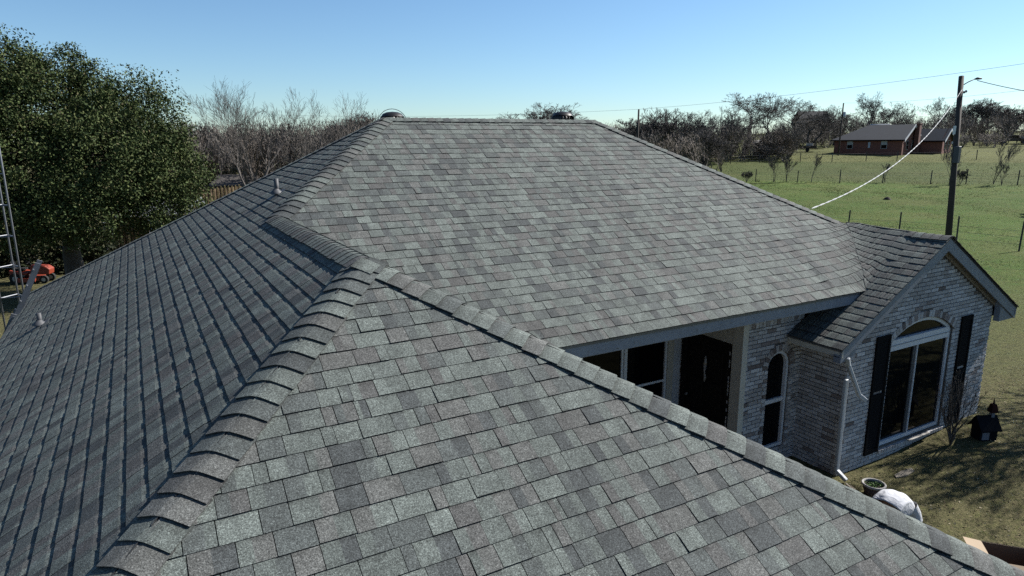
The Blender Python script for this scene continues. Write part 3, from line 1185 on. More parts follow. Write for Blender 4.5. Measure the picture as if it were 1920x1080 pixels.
def turbine(x, y):
    zr = H - S * abs(y)
    t = MB().lathe([(.16, -.12), (.155, .15), (.17, .16)], (x, y, zr), 24).build('turbine_vent', 'turbine_metal', house, True)
    zb = zr + .16
    cap = MB().lathe([(.21, .185), (.17, .235), (.10, .262), (.001, .272)], (x, y, zb), 24)
    cap.build('turbine_cap', 'turbine_metal', t, True)
    n = 22
    for k in range(n):
        a = 2 * math.pi * k / n
        V = []
        for i in range(7):
            f = i / 6
            r = .165 + .085 * math.sin(math.pi * min(1, f * .92 + .06))
            zz = zb + f * .215
            for da, rr in ((0, r), (.30, r - .035)):
                V.append((x + rr * math.cos(a + da + .25 * f), y + rr * math.sin(a + da + .25 * f), zz))
        m_ = MB().add(V, [(2 * i, 2 * i + 1, 2 * i + 3, 2 * i + 2) for i in range(6)])
        m_.build('turbine_blade', 'turbine_metal', t, True)
    w = MB()
    w.tube([(x + .30 * math.cos(q) * .95, y, zb + .05 + .27 * math.sin(q)) for q in np.linspace(0, math.pi, 15)], .006, 5)
    w.build('turbine_bracket', 'metal_vent', t)


turbine(.33, .52)
turbine(3.97, .42)
MB().lathe([(.05, -.1), (.05, .20), (.075, .21), (.075, .26), (.001, .30)], (-1.05, 1.95, H - S * 1.95), 14).build('vent_pipe', 'aluminium', house, True)

# ------------------------------------------------------------------ trees


def grow(seed, height, trunk_r, levels=5, spread=.9, up_=.25, kids=(3, 5), wob=.18, first=.28, shrink=.62, tip=.006, multi=1):
    """segments of a leafless tree: arrays p0, p1, r0, r1, level"""
    rg = random.Random(seed)
    segs = []

    def branch(p, d, L, r, lv):
        n = 4 if lv < 2 else (3 if lv < levels - 1 else 2)
        q = Vector(p)
        dd = Vector(d)
        rr = r
        for i in range(n):
            dd = (dd + Vector((rg.gauss(0, wob), rg.gauss(0, wob), rg.gauss(0, wob * .7) + up_ * .25))).normalized()
            q2 = q + dd * (L / n)
            r2 = max(rr * (.86 if lv else .9), tip)
            segs.append((tuple(q), tuple(q2), rr, r2, lv))
            q, rr = q2, r2
            if lv < levels and (i > 0 or lv > 0) and (lv > 0 or (i + 1) / n > first):
                if rg.random() < .75:
                    kid(q, dd, L, rr, lv)
        if lv < levels:
            for _ in range(rg.randint(*kids) - 1):
                kid(q, dd, L, rr, lv, True)

    def kid(q, dd, L, rr, lv, end=False):
        a = rg.uniform(0, 2 * math.pi)
        side = dd.orthogonal().normalized()
        side = Matrix.Rotation(a, 3, dd) @ side
        f = rg.uniform(.45, 1.0) * spread * (.75 if end else 1.0)
        nd = (dd + side * f + Vector((0, 0, up_ * rg.random()))).normalized()
        branch(q, nd, L * shrink * rg.uniform(.75, 1.15), max(rr * rg.uniform(.5, .72), tip), lv + 1)
    for m in range(multi):
        a = 2 * math.pi * m / max(multi, 1) + rg.random()
        lean = 0.0 if multi == 1 else .30
        branch((0, 0, 0), Vector((lean * math.cos(a), lean * math.sin(a), 1)).normalized(), height * .36, trunk_r * (1 if m == 0 else .75), 0)
    P0 = np.array([s[0] for s in segs])
    P1 = np.array([s[1] for s in segs])
    R0, R1 = np.array([s[2] for s in segs]), np.array([s[3] for s in segs])
    LV = np.array([s[4] for s in segs])
    k = height / max(P1[:, 2].max(), .1)
    return P0 * k, P1 * k, R0, R1, LV


def tubes_np(P0, P1, R0, R1, n=3):
    """tapered tubes for all segments as one vertex / quad array"""
    d = P1 - P0
    d = d / np.maximum(np.linalg.norm(d, axis=1, keepdims=True), 1e-9)
    ref = np.where(np.abs(d[:, 2:3]) < .9, np.array([[0, 0, 1.0]]), np.array([[1.0, 0, 0]]))
    u = np.cross(d, ref)
    u /= np.linalg.norm(u, axis=1, keepdims=True)
    w = np.cross(d, u)
    V = []
    for P, R in ((P0, R0), (P1, R1)):
        for k in range(n):
            a = 2 * math.pi * k / n
            V.append(P + (u * math.cos(a) + w * math.sin(a)) * R[:, None])
    V = np.stack(V, 1)
    m = len(P0)
    F = np.array([(k, (k + 1) % n, n + (k + 1) % n, n + k) for k in range(n)])
    F = (F[None] + (np.arange(m) * 2 * n)[:, None, None]).reshape(-1, 4)
    return V.reshape(-1, 3), F


def bare_tree(name, seed, h, r, loc, label, group=None, bark='bark', thick=1.0, rz=0, cat='tree', **kw):
    t = thing(name, loc, label, cat, group, rz)
    P0, P1, R0, R1, LV = grow(seed, h, r, **kw)
    m = LV == 0
    V, F = tubes_np(P0[m], P1[m], R0[m], R1[m], 7)
    new_obj('trunk', mesh_np('trunk', V, F), bark, t, True)
    V, F = tubes_np(P0[~m], P1[~m], R0[~m] * thick, R1[~m] * thick, 3)
    new_obj('crown', mesh_np('crown', V, F), bark, t)
    return t


def leaf_quads(Cn, size, rgn, flat=.0):
    """one randomly turned leaf per centre -> V, F"""
    m = len(Cn)
    a = rgn.normal(size=(m, 3))
    a /= np.linalg.norm(a, axis=1, keepdims=True)
    b = rgn.normal(size=(m, 3))
    b[:, 2] *= (1 - flat)
    b -= a * (a * b).sum(1, keepdims=True)
    b /= np.linalg.norm(b, axis=1, keepdims=True)
    sz = size * rgn.uniform(.6, 1.3, size=(m, 1))
    V = np.stack([Cn - a * sz, Cn + b * sz * .5, Cn + a * sz, Cn - b * sz * .5], 1).reshape(-1, 3)
    F = np.arange(4 * m).reshape(-1, 4)
    return V, F


# --- the big live oak on the left


def live_oak():
    base = Vector((-6.3, 18.8, 0))
    t = thing('live_oak', base, 'large dense evergreen oak behind the left end of the roof', 'tree')
    rg = np.random.default_rng(3)
    # lobes: centre and radii relative to the base
    lobes = [((-3.2, .0, 7.0), (2.4, 2.4, 2.2)), ((-1.5, -.6, 7.3), (1.9, 1.9, 2.0)), ((.5, .2, 7.0), (2.0, 2.0, 1.8)), ((2.6, -.6, 6.2), (1.9, 1.9, 1.8)),
             ((3.3, -1.2, 4.4), (1.6, 1.8, 1.6)), ((1.6, -1.6, 4.8), (2.2, 2.2, 1.9)), ((-1.2, -1.6, 5.0), (2.4, 2.2, 2.0)), ((-3.8, -1.0, 4.4), (2.4, 2.2, 1.9)),
             ((3.2, -1.4, 3.2), (1.5, 1.6, 1.1)), ((.6, -2.2, 3.2), (1.9, 1.8, 1.2)), ((-2.0, -2.0, 2.9), (2.0, 1.8, 1.0)), ((-5.0, 0, 6.0), (2.4, 2.4, 2.2)), ((-4.2, -2.0, 2.6), (1.5, 1.3, .9)), ((-1.9, .4, 8.3), (1.2, 1.2, 1.1)), ((-3.9, .3, 8.4), (1.1, 1.1, 1.1)), ((0, 1.2, 5.6), (3.6, 2.6, 2.6))]
    cl = []
    for c, r in lobes:
        n = int(42 * (r[0] * r[1] * r[2]) ** .5)
        d = rg.normal(size=(n, 3))
        d /= np.linalg.norm(d, axis=1, keepdims=True)
        f = rg.uniform(.62, 1.04, size=(n, 1))
        cl.append(np.array(c) + d * np.array(r) * f)
    cl = np.concatenate(cl)
    K = len(cl)
    per = 210
    off = np.clip(rg.normal(size=(K, per, 3)), -1.8, 1.8) * rg.uniform(.13, .34, size=(K, 1, 1))
    # sprigs that break the outline
    cen = (cl[:, None] + off).reshape(-1, 3)
    top = cl[rg.choice(K, 260)]
    out = (top - np.array([-.5, -.4, 4.6]))
    out /= np.linalg.norm(out, axis=1, keepdims=True)
    out[:, 2] = np.abs(out[:, 2]) * .8 + .2
    tt = rg.uniform(.05, .50, size=(260, 26, 1))
    spr = (top[:, None] + out[:, None] * tt + rg.normal(size=(260, 26, 3)) * .055).reshape(-1, 3)
    cen = np.concatenate([cen, spr])
    V, F = leaf_quads(cen, .050, rg)
    pal = np.array([(.033, .049, .016), (.049, .066, .021), (.070, .082, .030), (.026, .040, .014), (.076, .068, .034)])
    ci = rg.choice(5, size=len(cen), p=[.32, .3, .18, .15, .05])
    cols = pal[ci] * rg.uniform(.85, 1.15, size=(len(cen), 1)) * 1.38
    new_obj('crown', mesh_np('crown', V, F, np.repeat(cols, 4, 0)), 'live_oak_leaf', t)
    b = MB()
    b.tube([(0, 0, -.1), (.05, .0, .5), (.0, .1, 1.4), (.1, .05, 2.3)], [.48, .36, .31, .28], 10)
    b.build('trunk', 'bark', t, True)
    b = MB()
    for a, q in ((0, (3.0, -.8, 5.4)), (1, (1.4, -1.4, 5.6)), (2, (-.8, -1.0, 6.6)), (3, (-3.2, -.4, 6.4)), (4, (.6, .6, 7.2)), (5, (-4.2, -.2, 4.6)), (6, (2.4, 1.2, 5.0))):
        q = Vector(q)
        p = Vector((.1, .05, 1.9 + .1 * a))
        mid = p.lerp(q, .5) + Vector((0, 0, .5 - .1 * a))
        b.tube([p, p.lerp(mid, .5), mid, q], [.17, .13, .09, .03], 7)
        for e in range(5):
            s_ = mid.lerp(q, e / 5)
            e_ = s_ + Vector((rng.uniform(-1.3, 1.3), rng.uniform(-1.3, 1.3), rng.uniform(-.2, 1.2)))
            b.tube([s_, s_.lerp(e_, .5) + Vector((0, 0, .15)), e_], [.05, .03, .012], 5)
    b.build('branches', 'bark', t, True)


live_oak()

# --- two pale leafless trees behind the left hip, and neighbours
for sd_, h_, r_, loc_, lab_, mu in ((101, 10.8, .14, (4.6, 45.2, 0), 'tall pale leafless tree with many upright stems nearest the evergreen oak', 3), (131, 10.2, .13, (10.6, 48.4, 0), 'pale leafless tree with a forked trunk just left of the ridge', 2)):
    bare_tree('bare_tree', sd_, h_, r_, loc_, lab_, 'pale leafless trees behind the left roof hip', 'pale_bark', 1.0, levels=5, multi=mu, spread=.80, up_=.26, wob=.15, kids=(2, 3), tip=.0065, first=.25, shrink=.66)
bare_tree('bare_tree', 117, 7.6, .12, (13.0, 53.5, 0), 'low arching pale leafless tree reaching toward the roof hip', 'pale leafless trees behind the left roof hip', 'pale_bark', 1.0, levels=5, multi=3, spread=.95, up_=.12, kids=(2, 4), tip=.008)

# --- dark leafless oaks and other trees round the far house
OAK = []
for i, (sd_, h, kw) in enumerate(((201, 10, dict(spread=1.05, up_=.12, wob=.26, kids=(3, 4), first=.35)), (215, 10, dict(spread=1.0, up_=.16, wob=.26, kids=(3, 4), first=.3, multi=2)),
                                  (233, 10, dict(spread=.75, up_=.36, wob=.16, kids=(3, 4), first=.2, multi=3)), (247, 10, dict(spread=1.1, up_=.1, wob=.30, kids=(3, 4), first=.3)))):
    P0, P1, R0, R1, LV = grow(sd_, h, .30, levels=5, tip=.014, **kw)
    m = LV == 0
    V, F = tubes_np(P0[m], P1[m], R0[m], R1[m], 6)
    tm = mesh_np('trunk', V, F)
    V, F = tubes_np(P0[~m], P1[~m], np.maximum(R0[~m], .014), np.maximum(R1[~m], .011), 3)
    cm = mesh_np('crown', V, F)
    tm.materials.append(MATS['oak_bark'])
    cm.materials.append(MATS['oak_bark'])
    rad = max(np.abs(P1[:, :2]).max(), 1)
    OAK.append((tm, cm, rad))
OAKS = [(96.9, 77.9, 10.9, 5.6, 0, 'broad dark leafless oak, tallest of the trees left of the far red house'),
        (105.0, 79.1, 10.6, 5.2, 3, 'dark leafless oak beside the tallest oak, toward the far red house'),
        (113.9, 79.9, 9.4, 4.6, 0, 'dark leafless oak in front of the gabled roof on the skyline'),
        (142.7, 83.6, 11.5, 6.0, 3, 'gnarled leafless oak rising behind the left part of the red house'),
        (134.4, 85.9, 8.7, 4.2, 1, 'leafless oak at the left end of the red house'),
        (159.2, 89.4, 9.4, 4.5, 1, 'leafless tree above the chimney of the red house'),
        (161.8, 79.8, 10.2, 4.6, 3, 'crooked leafless oak behind the right gable of the red house'),
        (180.1, 77.7, 9.9, 6.6, 2, 'rounded fan-shaped leafless tree right of the near utility pole'),
        (191.0, 77.3, 8.3, 5.0, 2, 'leafless tree behind the dark pickup truck'),
        (184.6, 69.2, 9.2, 5.2, 1, 'leafless tree at the right edge above the pickup truck'),
        (68.2, 70.7, 9.0, 4.2, 2, 'pale forked leafless tree between the two left utility poles'),
        (71.5, 63.0, 6.0, 3.6, 2, 'low bushy leafless tree at the pasture corner behind the right hip'),
        (84.8, 78.8, 8.2, 4.6, 1, 'leafless tree behind the bushy pasture corner tree'),
        (82.9, 70.6, 8.8, 4.6, 3, 'leafless oak left of the tallest oak'),
        (79.6, 116.9, 10.9, 8.5, 1, 'wide leafless crown showing above the right end of the main ridge'),
        (33.5, 107.9, 9.6, 5.6, 2, 'leafless treetop just left of the main ridge end'),
        (121.3, 81.7, 8.0, 4.4, 1, 'leafless tree under the skyline roof beside the far pole'),
        (185.7, 86.2, 8.6, 4.6, 1, 'leafless tree just right of the near pole top')]
for i, (x, y, h, rr, v, lab) in enumerate(OAKS):
    tm, cm, rad = OAK[v]
    t = thing('leafless_oak', (x, y, gz(x, y) - .1), lab, 'tree', 'leafless trees on the far rise', rz=i * 1.7)
    t.scale = (1.5 * rr / rad, 1.5 * rr / rad, h / 10 * 1.04)
    new_obj('trunk', tm, None, t, True)
    new_obj('crown', cm, None, t)


# --- distant brush and woods (one mass)
def woods():
    rg = np.random.default_rng(5)
    protos = []
    for sd_ in (301, 302, 303, 304, 305):
        P0, P1, R0, R1, LV = grow(sd_, 1.0, .02, levels=4, spread=.75, up_=.30, kids=(3, 4), wob=.2, first=.05, multi=3, tip=.0026)
        keep = np.random.default_rng(sd_).random(len(P0)) < np.where(LV >= 3, min(1.0, 900 / max((LV >= 3).sum(), 1)), 1.0)
        R0, R1 = np.clip(R0, .0034, .014), np.clip(R1, .0028, .012)
        V, F = tubes_np(P0[keep], P1[keep], R0[keep], R1[keep], 2)
        protos.append((V, F[::2]))                          # distant twigs: one ribbon each
    Vs, Fs, Cs = [], [], []
    n0 = 0

    def put(x, y, h, c, w=1.0):
        nonlocal n0
        V, F = protos[rg.integers(len(protos))]
        a = rg.uniform(0, 6.28)
        R = np.array([[math.cos(a), -math.sin(a), 0], [math.sin(a), math.cos(a), 0], [0, 0, 1]])
        Q = V @ R.T * np.array([h * w, h * w, h]) + np.array([x, y, gz(x, y) - .2])
        Vs.append(Q)
        Fs.append(F + n0)
        Cs.append(np.tile(np.array(c) * rg.uniform(.75, 1.25), (len(Q), 1)))
        n0 += len(Q)
    brown, grey, dark = (.155, .128, .104), (.155, .142, .128), (.125, .109, .094)
    for _ in range(210):                                     # left wood
        az = math.radians(rg.uniform(-4, 19))
        d = rg.uniform(72, 120)
        x, y = CAM.x + d * math.sin(az), CAM.y + d * math.cos(az)
        put(x, y, rg.uniform(6.0, 9.0) * (d / 95) ** .45, ((.135, .108, .086), (.135, .118, .102))[int(rg.random() < .45)], rg.uniform(.9, 1.4))
    for _ in range(50):                                     # behind the main ridge
        az = math.radians(rg.uniform(18, 38))
        d = rg.uniform(130, 210)
        x, y = CAM.x + d * math.sin(az), CAM.y + d * math.cos(az)
        put(x, y, rg.uniform(6, 8), grey, 1.3)
    for _ in range(230):                                    # right wood, behind the far house
        az = math.radians(rg.uniform(37, 70))
        d = rg.uniform(122, 135) if az < math.radians(52) else rg.uniform(165, 215)
        x, y = CAM.x + d * math.sin(az), CAM.y + d * math.cos(az)
        put(x, y, rg.uniform(4.5, 7.6), (dark, brown, dark)[rg.integers(3)], rg.uniform(.9, 1.5))
    for _ in range(170):                                    # undergrowth at the foot of the right wood
        az = math.radians(rg.uniform(37, 72))
        d = rg.uniform(118, 132) if az < math.radians(52) else rg.uniform(155, 200)
        x, y = CAM.x + d * math.sin(az), CAM.y + d * math.cos(az)
        put(x, y, rg.uniform(1.8, 3.4), (dark, brown)[int(rg.random() < .5)], 2.4)
    for _ in range(60):                                     # brush left of the pasture
        az = math.radians(rg.uniform(36, 47.5))
        d = rg.uniform(95, 118)
        x, y = CAM.x + d * math.sin(az), CAM.y + d * math.cos(az)
        put(x, y, rg.uniform(3.5, 6.5), (brown, dark)[rg.random() < .5], 1.3)
    V, F, Cc = np.concatenate(Vs), np.concatenate(Fs), np.concatenate(Cs)
    o = new_obj('woods', mesh_np('woods', V, F, Cc), 'brush_twig')
    tag(o, 'brown leafless brush and woods along the skyline', 'woods', kind='stuff')


woods()


# --- dark evergreen bushes under the left wood
def bush(loc, r, h, n, pal, size, seed, label, group, name='evergreen_bush', cat='bush'):
    rg = np.random.default_rng(seed)
    t = thing(name, loc, label, cat, group)
    d = rg.normal(size=(n, 3))
    d /= np.linalg.norm(d, axis=1, keepdims=True)
    d[:, 2] = np.abs(d[:, 2])
    lump = 1 + .22 * np.sin(d[:, :1] * 7 + seed) * np.cos(d[:, 1:2] * 6) + .15 * np.sin(d[:, 2:3] * 11)
    cen = d * np.array([r, r, h]) * rg.uniform(.5, 1.0, size=(n, 1)) * lump
    V, F = leaf_quads(cen, size, rg)
    cols = np.array(pal)[rg.choice(len(pal), n)] * rg.uniform(.7, 1.3, size=(n, 1))
    new_obj('foliage', mesh_np('foliage', V, F, np.repeat(cols, 4, 0)), 'live_oak_leaf', t)
    b = MB()
    for k in range(5):
        a = k * 1.3
        b.tube([(0, 0, -.05), (r * .3 * math.cos(a), r * .3 * math.sin(a), h * .5), (r * .5 * math.cos(a), r * .5 * math.sin(a), h * .8)], [.05, .03, .01], 5)
    b.build('stems', 'bark', t)


GP = [(.016, .022, .010), (.026, .032, .014), (.04, .042, .02)]
for i, (x, y, r, h, lab) in enumerate(((4.6, 71, 3.2, 3.4, 'dark evergreen bush at the foot of the wood, next to the big oak'), (10.5, 70, 2.6, 2.6, 'dark evergreen bush between the two pale leafless trees'),
                                       (16.0, 69, 3.0, 3.2, 'dark evergreen bush right of the forked pale tree'), (22, 74, 2.4, 2.4, 'small evergreen bush close under the roof hip'))):
    bush((x, y, gz(x, y)), r, h, 2600, GP, .16, 50 + i, lab, 'evergreen bushes under the left wood')
for i, (x, y, r, h, lab) in enumerate(((96, 85, 3.2, 3.0, 'dark evergreen bush behind the tallest far oak'), (118, 86, 3.0, 2.8, 'dark evergreen bush by the left end of the far red house'))):
    bush((x, y, gz(x, y)), r, h, 1800, GP, .22, 70 + i, lab, 'evergreens on the far rise')

# ------------------------------------------------------------------ pasture fences, saplings, poles


def fence(name, pts, hts, label, wires=(.35, .7, 1.0), post_r=.035, seed=0):
    rg = random.Random(seed)
    f = thing(name, (*pts[0], gz(*pts[0])), label, 'fence')
    ox = Vector((*pts[0], gz(*pts[0])))
    tops = []
    for (x, y), h in zip(pts, hts):
        b = MB()
        z = gz(x, y)
        lx, ly = rg.uniform(-.06, .06), rg.uniform(-.06, .06)
        p0 = Vector((x, y, z - .1)) - ox
        p1 = Vector((x + lx, y + ly, z + h)) - ox
        b.bar(p0, p1, post_r * 2, post_r)
        b.bar(p0 + Vector((0, 0, .02)), p1, post_r * .5, post_r * 2.2)
        b.build('post', 'post_steel', f)
        tops.append(Vector((x, y, z)) - ox)
    for w in wires:
        b = MB()
        b.tube(tops and [p + Vector((0, 0, w)) for p in tops], .006, 4)
        b.build('wire', 'cable_dark', f)
    return f


fence('wire_fence', [(30.5, 14.8), (30.4, 11.4), (31.9, 9.4), (32.4, 6.7), (32.9, 4.1)], [1.5, 1.5, 1.5, 1.5, 1.5], 'near wire fence on thin steel posts just beyond the bay roof', seed=1)
mid = [(50.4, 60.5), (53.7, 56.7), (56.8, 52.6), (59.3, 48.8), (62.0, 45.0), (64.6, 41.1), (67.2, 37.4), (70.5, 34.3), (73.2, 30.5), (75.5, 28.0), (78.1, 24.2), (80.6, 21.6)]
fence('wire_fence', mid, [1.6, 1.35, 1.5, 1.4, 1.5, 1.4, 1.6, 1.3, 1.5, 1.65, 1.6, 1.5], 'wire fence with saplings along it across the middle of the pasture', wires=(.3, .6, .9, 1.15), post_r=.05, seed=2)
upf = [(71.0, 72.5), (75.2, 69.1), (79.7, 65.4), (83.8, 63.1), (88.5, 59.2), (92.0, 56.1), (96.7, 53.5), (99.9, 50.5), (105.1, 46.3), (108.4, 43.3), (111.5, 40.4), (114.5, 37.5)]
fence('wire_fence', upf, [1.5] * 12, 'upper wire fence below the lawn of the far red house', wires=(.4, .8, 1.2), post_r=.055, seed=3)

SAP = [(63.1, 43.2, 3.2, 'leafless sapling clump on the middle fence, leftmost of its pair'), (64.4, 42.4, 3.5, 'leafless sapling clump on the middle fence, taller of the left pair'),
       (66.1, 40.3, 3.5, 'single-stemmed leafless sapling right of the sapling pair on the middle fence'), (71.7, 34.8, 2.2, 'small leafless sapling on the middle fence behind the white cable'),
       (73.9, 28.9, 4.4, 'leafless sapling clump behind the near utility pole'), (77.0, 26.0, 4.6, 'tall leafless sapling right of the near utility pole'),
       (76.6, 25.0, 2.7, 'low leafless sapling near the right edge on the middle fence'), (61.0, 45.5, 1.4, 'small round bush at the left end of the middle fence'),
       (75.0, 28.3, 1.7, 'low reddish bush just right of the near utility pole')]
for i, (x, y, h, lab) in enumerate(SAP):
    low_ = h < 2
    bare_tree('sapling', 400 + i, h, .045 if not low_ else .025, (x, y, gz(x, y)), lab, 'saplings along the middle fence', 'oak_bark', 1.0, levels=4 if not low_ else 4, multi=(3, 2, 1, 2, 3, 2, 2, 5, 5)[i],
              spread=.55 if not low_ else .9, up_=.35, kids=(2, 3), tip=.011, first=.15)
bare_tree('brush_pile', 460, 2.4, .03, (51.8, 10.6, gz(51.8, 10.6)), 'tangled leafless brush at the right edge of the pasture', None, 'bark', 1.2, levels=4, multi=9, spread=1.0, up_=.05, kids=(3, 4), tip=.012, cat='bush')

for i, (x, y, r) in enumerate(((53.2, 23.1, .36), (58, 14.5, .26), (59.3, 14.2, .30))):
    b = MB()
    b.lathe([(r, -.05), (r * .85, .04), (r * .45, .12 + .1 * (i == 0)), (.02, .16 + .12 * (i == 0))], (0, 0, 0), 9)
    b.v = [(a + rng.uniform(-.04, .04), c + rng.uniform(-.04, .04), d_ + rng.uniform(-.02, .02)) for a, c, d_ in b.v]
    o = b.build('dirt_mound', 'soil', None, True)
    o.location = (x, y, gz(x, y))
    tag(o, ('dark peaked dirt mound alone in the open pasture', 'dark dirt mound near the right edge of the pasture, left of a pair', 'dark dirt mound near the right edge of the pasture, right of a pair')[i], 'mound', 'dirt mounds in the pasture')


def wire(name, p0, p1, sag, r, m, label, cat='cable', n=24, parent=None, twist=None):
    p0, p1 = Vector(p0), Vector(p1)
    pts = []
    for i in range(n + 1):
        t = i / n
        p = p0.lerp(p1, t)
        p.z -= sag * 4 * t * (1 - t)
        pts.append(p - p0)
    b = MB()
    b.tube(pts, r, 6)
    if twist:
        for ph in (0, math.pi):
            q = []
            k = n * 8
            for i in range(k + 1):
                t = i / k
                p = p0.lerp(p1, t)
                p.z -= sag * 4 * t * (1 - t)
                a = t * twist + ph
                q.append(p - p0 + Vector((math.cos(a) * r, math.cos(a) * r * .3, math.sin(a) * r)) * 1.3)
            b.tube(q, r * .8, 5)
    o = b.build(name, m)
    o.location = p0
    return tag(o, label, cat)


# near utility pole with a yard light, meter box and the service drop to the house
pb, pt = Vector((27.75, 4.68, 0)), Vector((29.31, 5.91, 8.24))
pole = thing('utility_pole', (pb.x, pb.y, gz(pb.x, pb.y)), 'tall leaning wooden utility pole with a yard light beyond the bay', 'pole')
off = Vector((pb.x, pb.y, gz(pb.x, pb.y)))
MB().tube([pb - off - Vector((0, 0, .2)), pb.lerp(pt, .5) - off, pt - off], [.140, .122, .108], 12).build('shaft', 'pole_wood', pole, True)
ax = pb.lerp(pt, .945) - off
b = MB()
b.tube([ax, ax + Vector((.30, -.15, .20)), ax + Vector((.54, -.30, .33))], .022, 8)
b.build('light_arm', 'post_steel', pole, True)
b = MB()
b.tube([ax + Vector((.52, -.29, .32)), ax + Vector((.62, -.35, .345)), ax + Vector((.78, -.45, .34))], [.03, .06, .035], 10)
b.build('yard_light', 'post_steel', pole, True)
bx_ = pb.lerp(pt, .60) - off
bevel(MB().box(bx_.x - .30, bx_.x - .08, bx_.y - .30, bx_.y - .08, bx_.z - .55, bx_.z + .2).build('meter_box', 'pipe_lead', pole), .02)
c_ = pb.lerp(pt, .70) - off
MB().box(c_.x - .20, c_.x - .14, c_.y - .02, c_.y + .08, c_.z - .1, c_.z + .28).build('marker_plate', 'white_paint', pole)
for k, (dz, dx) in enumerate(((.90, .16), (.905, .24))):
    q = pb.lerp(pt, dz) - off
    MB().lathe([(.02, -.06), (.05, -.03), (.05, .02), (.025, .05)], (q.x + dx, q.y - dx * .5, q.z + .12), 10).build('insulator', 'trim_paint', pole, True)
wire('service_cable', (W + 3.02, -3.02, H - S * 3.02 + .04), pb.lerp(pt, .93) + Vector((.1, -.05, .05)), .75, .0078, 'cable_white', 'white twisted service cable from the roof hip up to the pole', twist=150, n=40)
wire('overhead_cable', pb.lerp(pt, .94) + Vector((.62, -.35, .30)), (36.5, 1.0, 7.1), .30, .016, 'cable_dark', 'thick sagging cable leaving the pole toward the right edge')


def far_pole(x, y, h, label, arm=False, can=False, r=.14):
    z = gz(x, y)
    p = thing('utility_pole', (x, y, z), label, 'pole', 'utility poles in the distance')
    MB().tube([(0, 0, -.2), (0, 0, h * .5), (.05, 0, h)], [r, r * .9, r * .75], 8).build('shaft', 'pole_wood', p, True)
    if arm:
        MB().bar((-.9, .5, h - .6), (.9, -.5, h - .6), .12, .12).build('cross_arm', 'pole_wood', p)
    if can:
        MB().lathe([(.001, -.45), (.22, -.45), (.24, -.3), (.24, .35), (.18, .42), (.001, .45)], (.3, -.2, h - 1.9), 12).build('transformer', 'siding', p, True)
    return Vector((x, y, z + h))


q1 = far_pole(50.2, 53.2, 8.8, 'dark utility pole left of the bushy tree, taller of the left two')
q2 = far_pole(74.2, 75.0, 7.9, 'slim utility pole right of the taller left pole')
q3 = far_pole(104.0, 63.4, 8.9, 'utility pole with a transformer in front of the far red house', can=True)
q4 = far_pole(36.4, 120.0, 9.4, 'small utility pole with a cross arm left of the main ridge', arm=True)
q5 = far_pole(86, 93.5, 5.6, 'faint thin pole in the brush beyond the slim pole', r=.09)
wire('power_line', (14, 92, 9.6), q1, .5, .012, 'cable_dark', 'thin power line running left from the tall left pole')
wire('power_line', q1, (52.5, 9.5, 11.0), .4, .012, 'cable_dark', 'thin power line rising from the tall left pole to the upper right')
wire('power_line', q3, (75.0, 15.2, 10.9), .6, .014, 'cable_dark', 'thin power line from the transformer pole to the right edge')
wire('power_line', q3 + Vector((0, 0, -2.0)), q2 + Vector((0, 0, -1.2)), 1.2, .012, 'cable_dark', 'low sagging line in front of the dark oaks')

# ------------------------------------------------------------------ the far red brick house


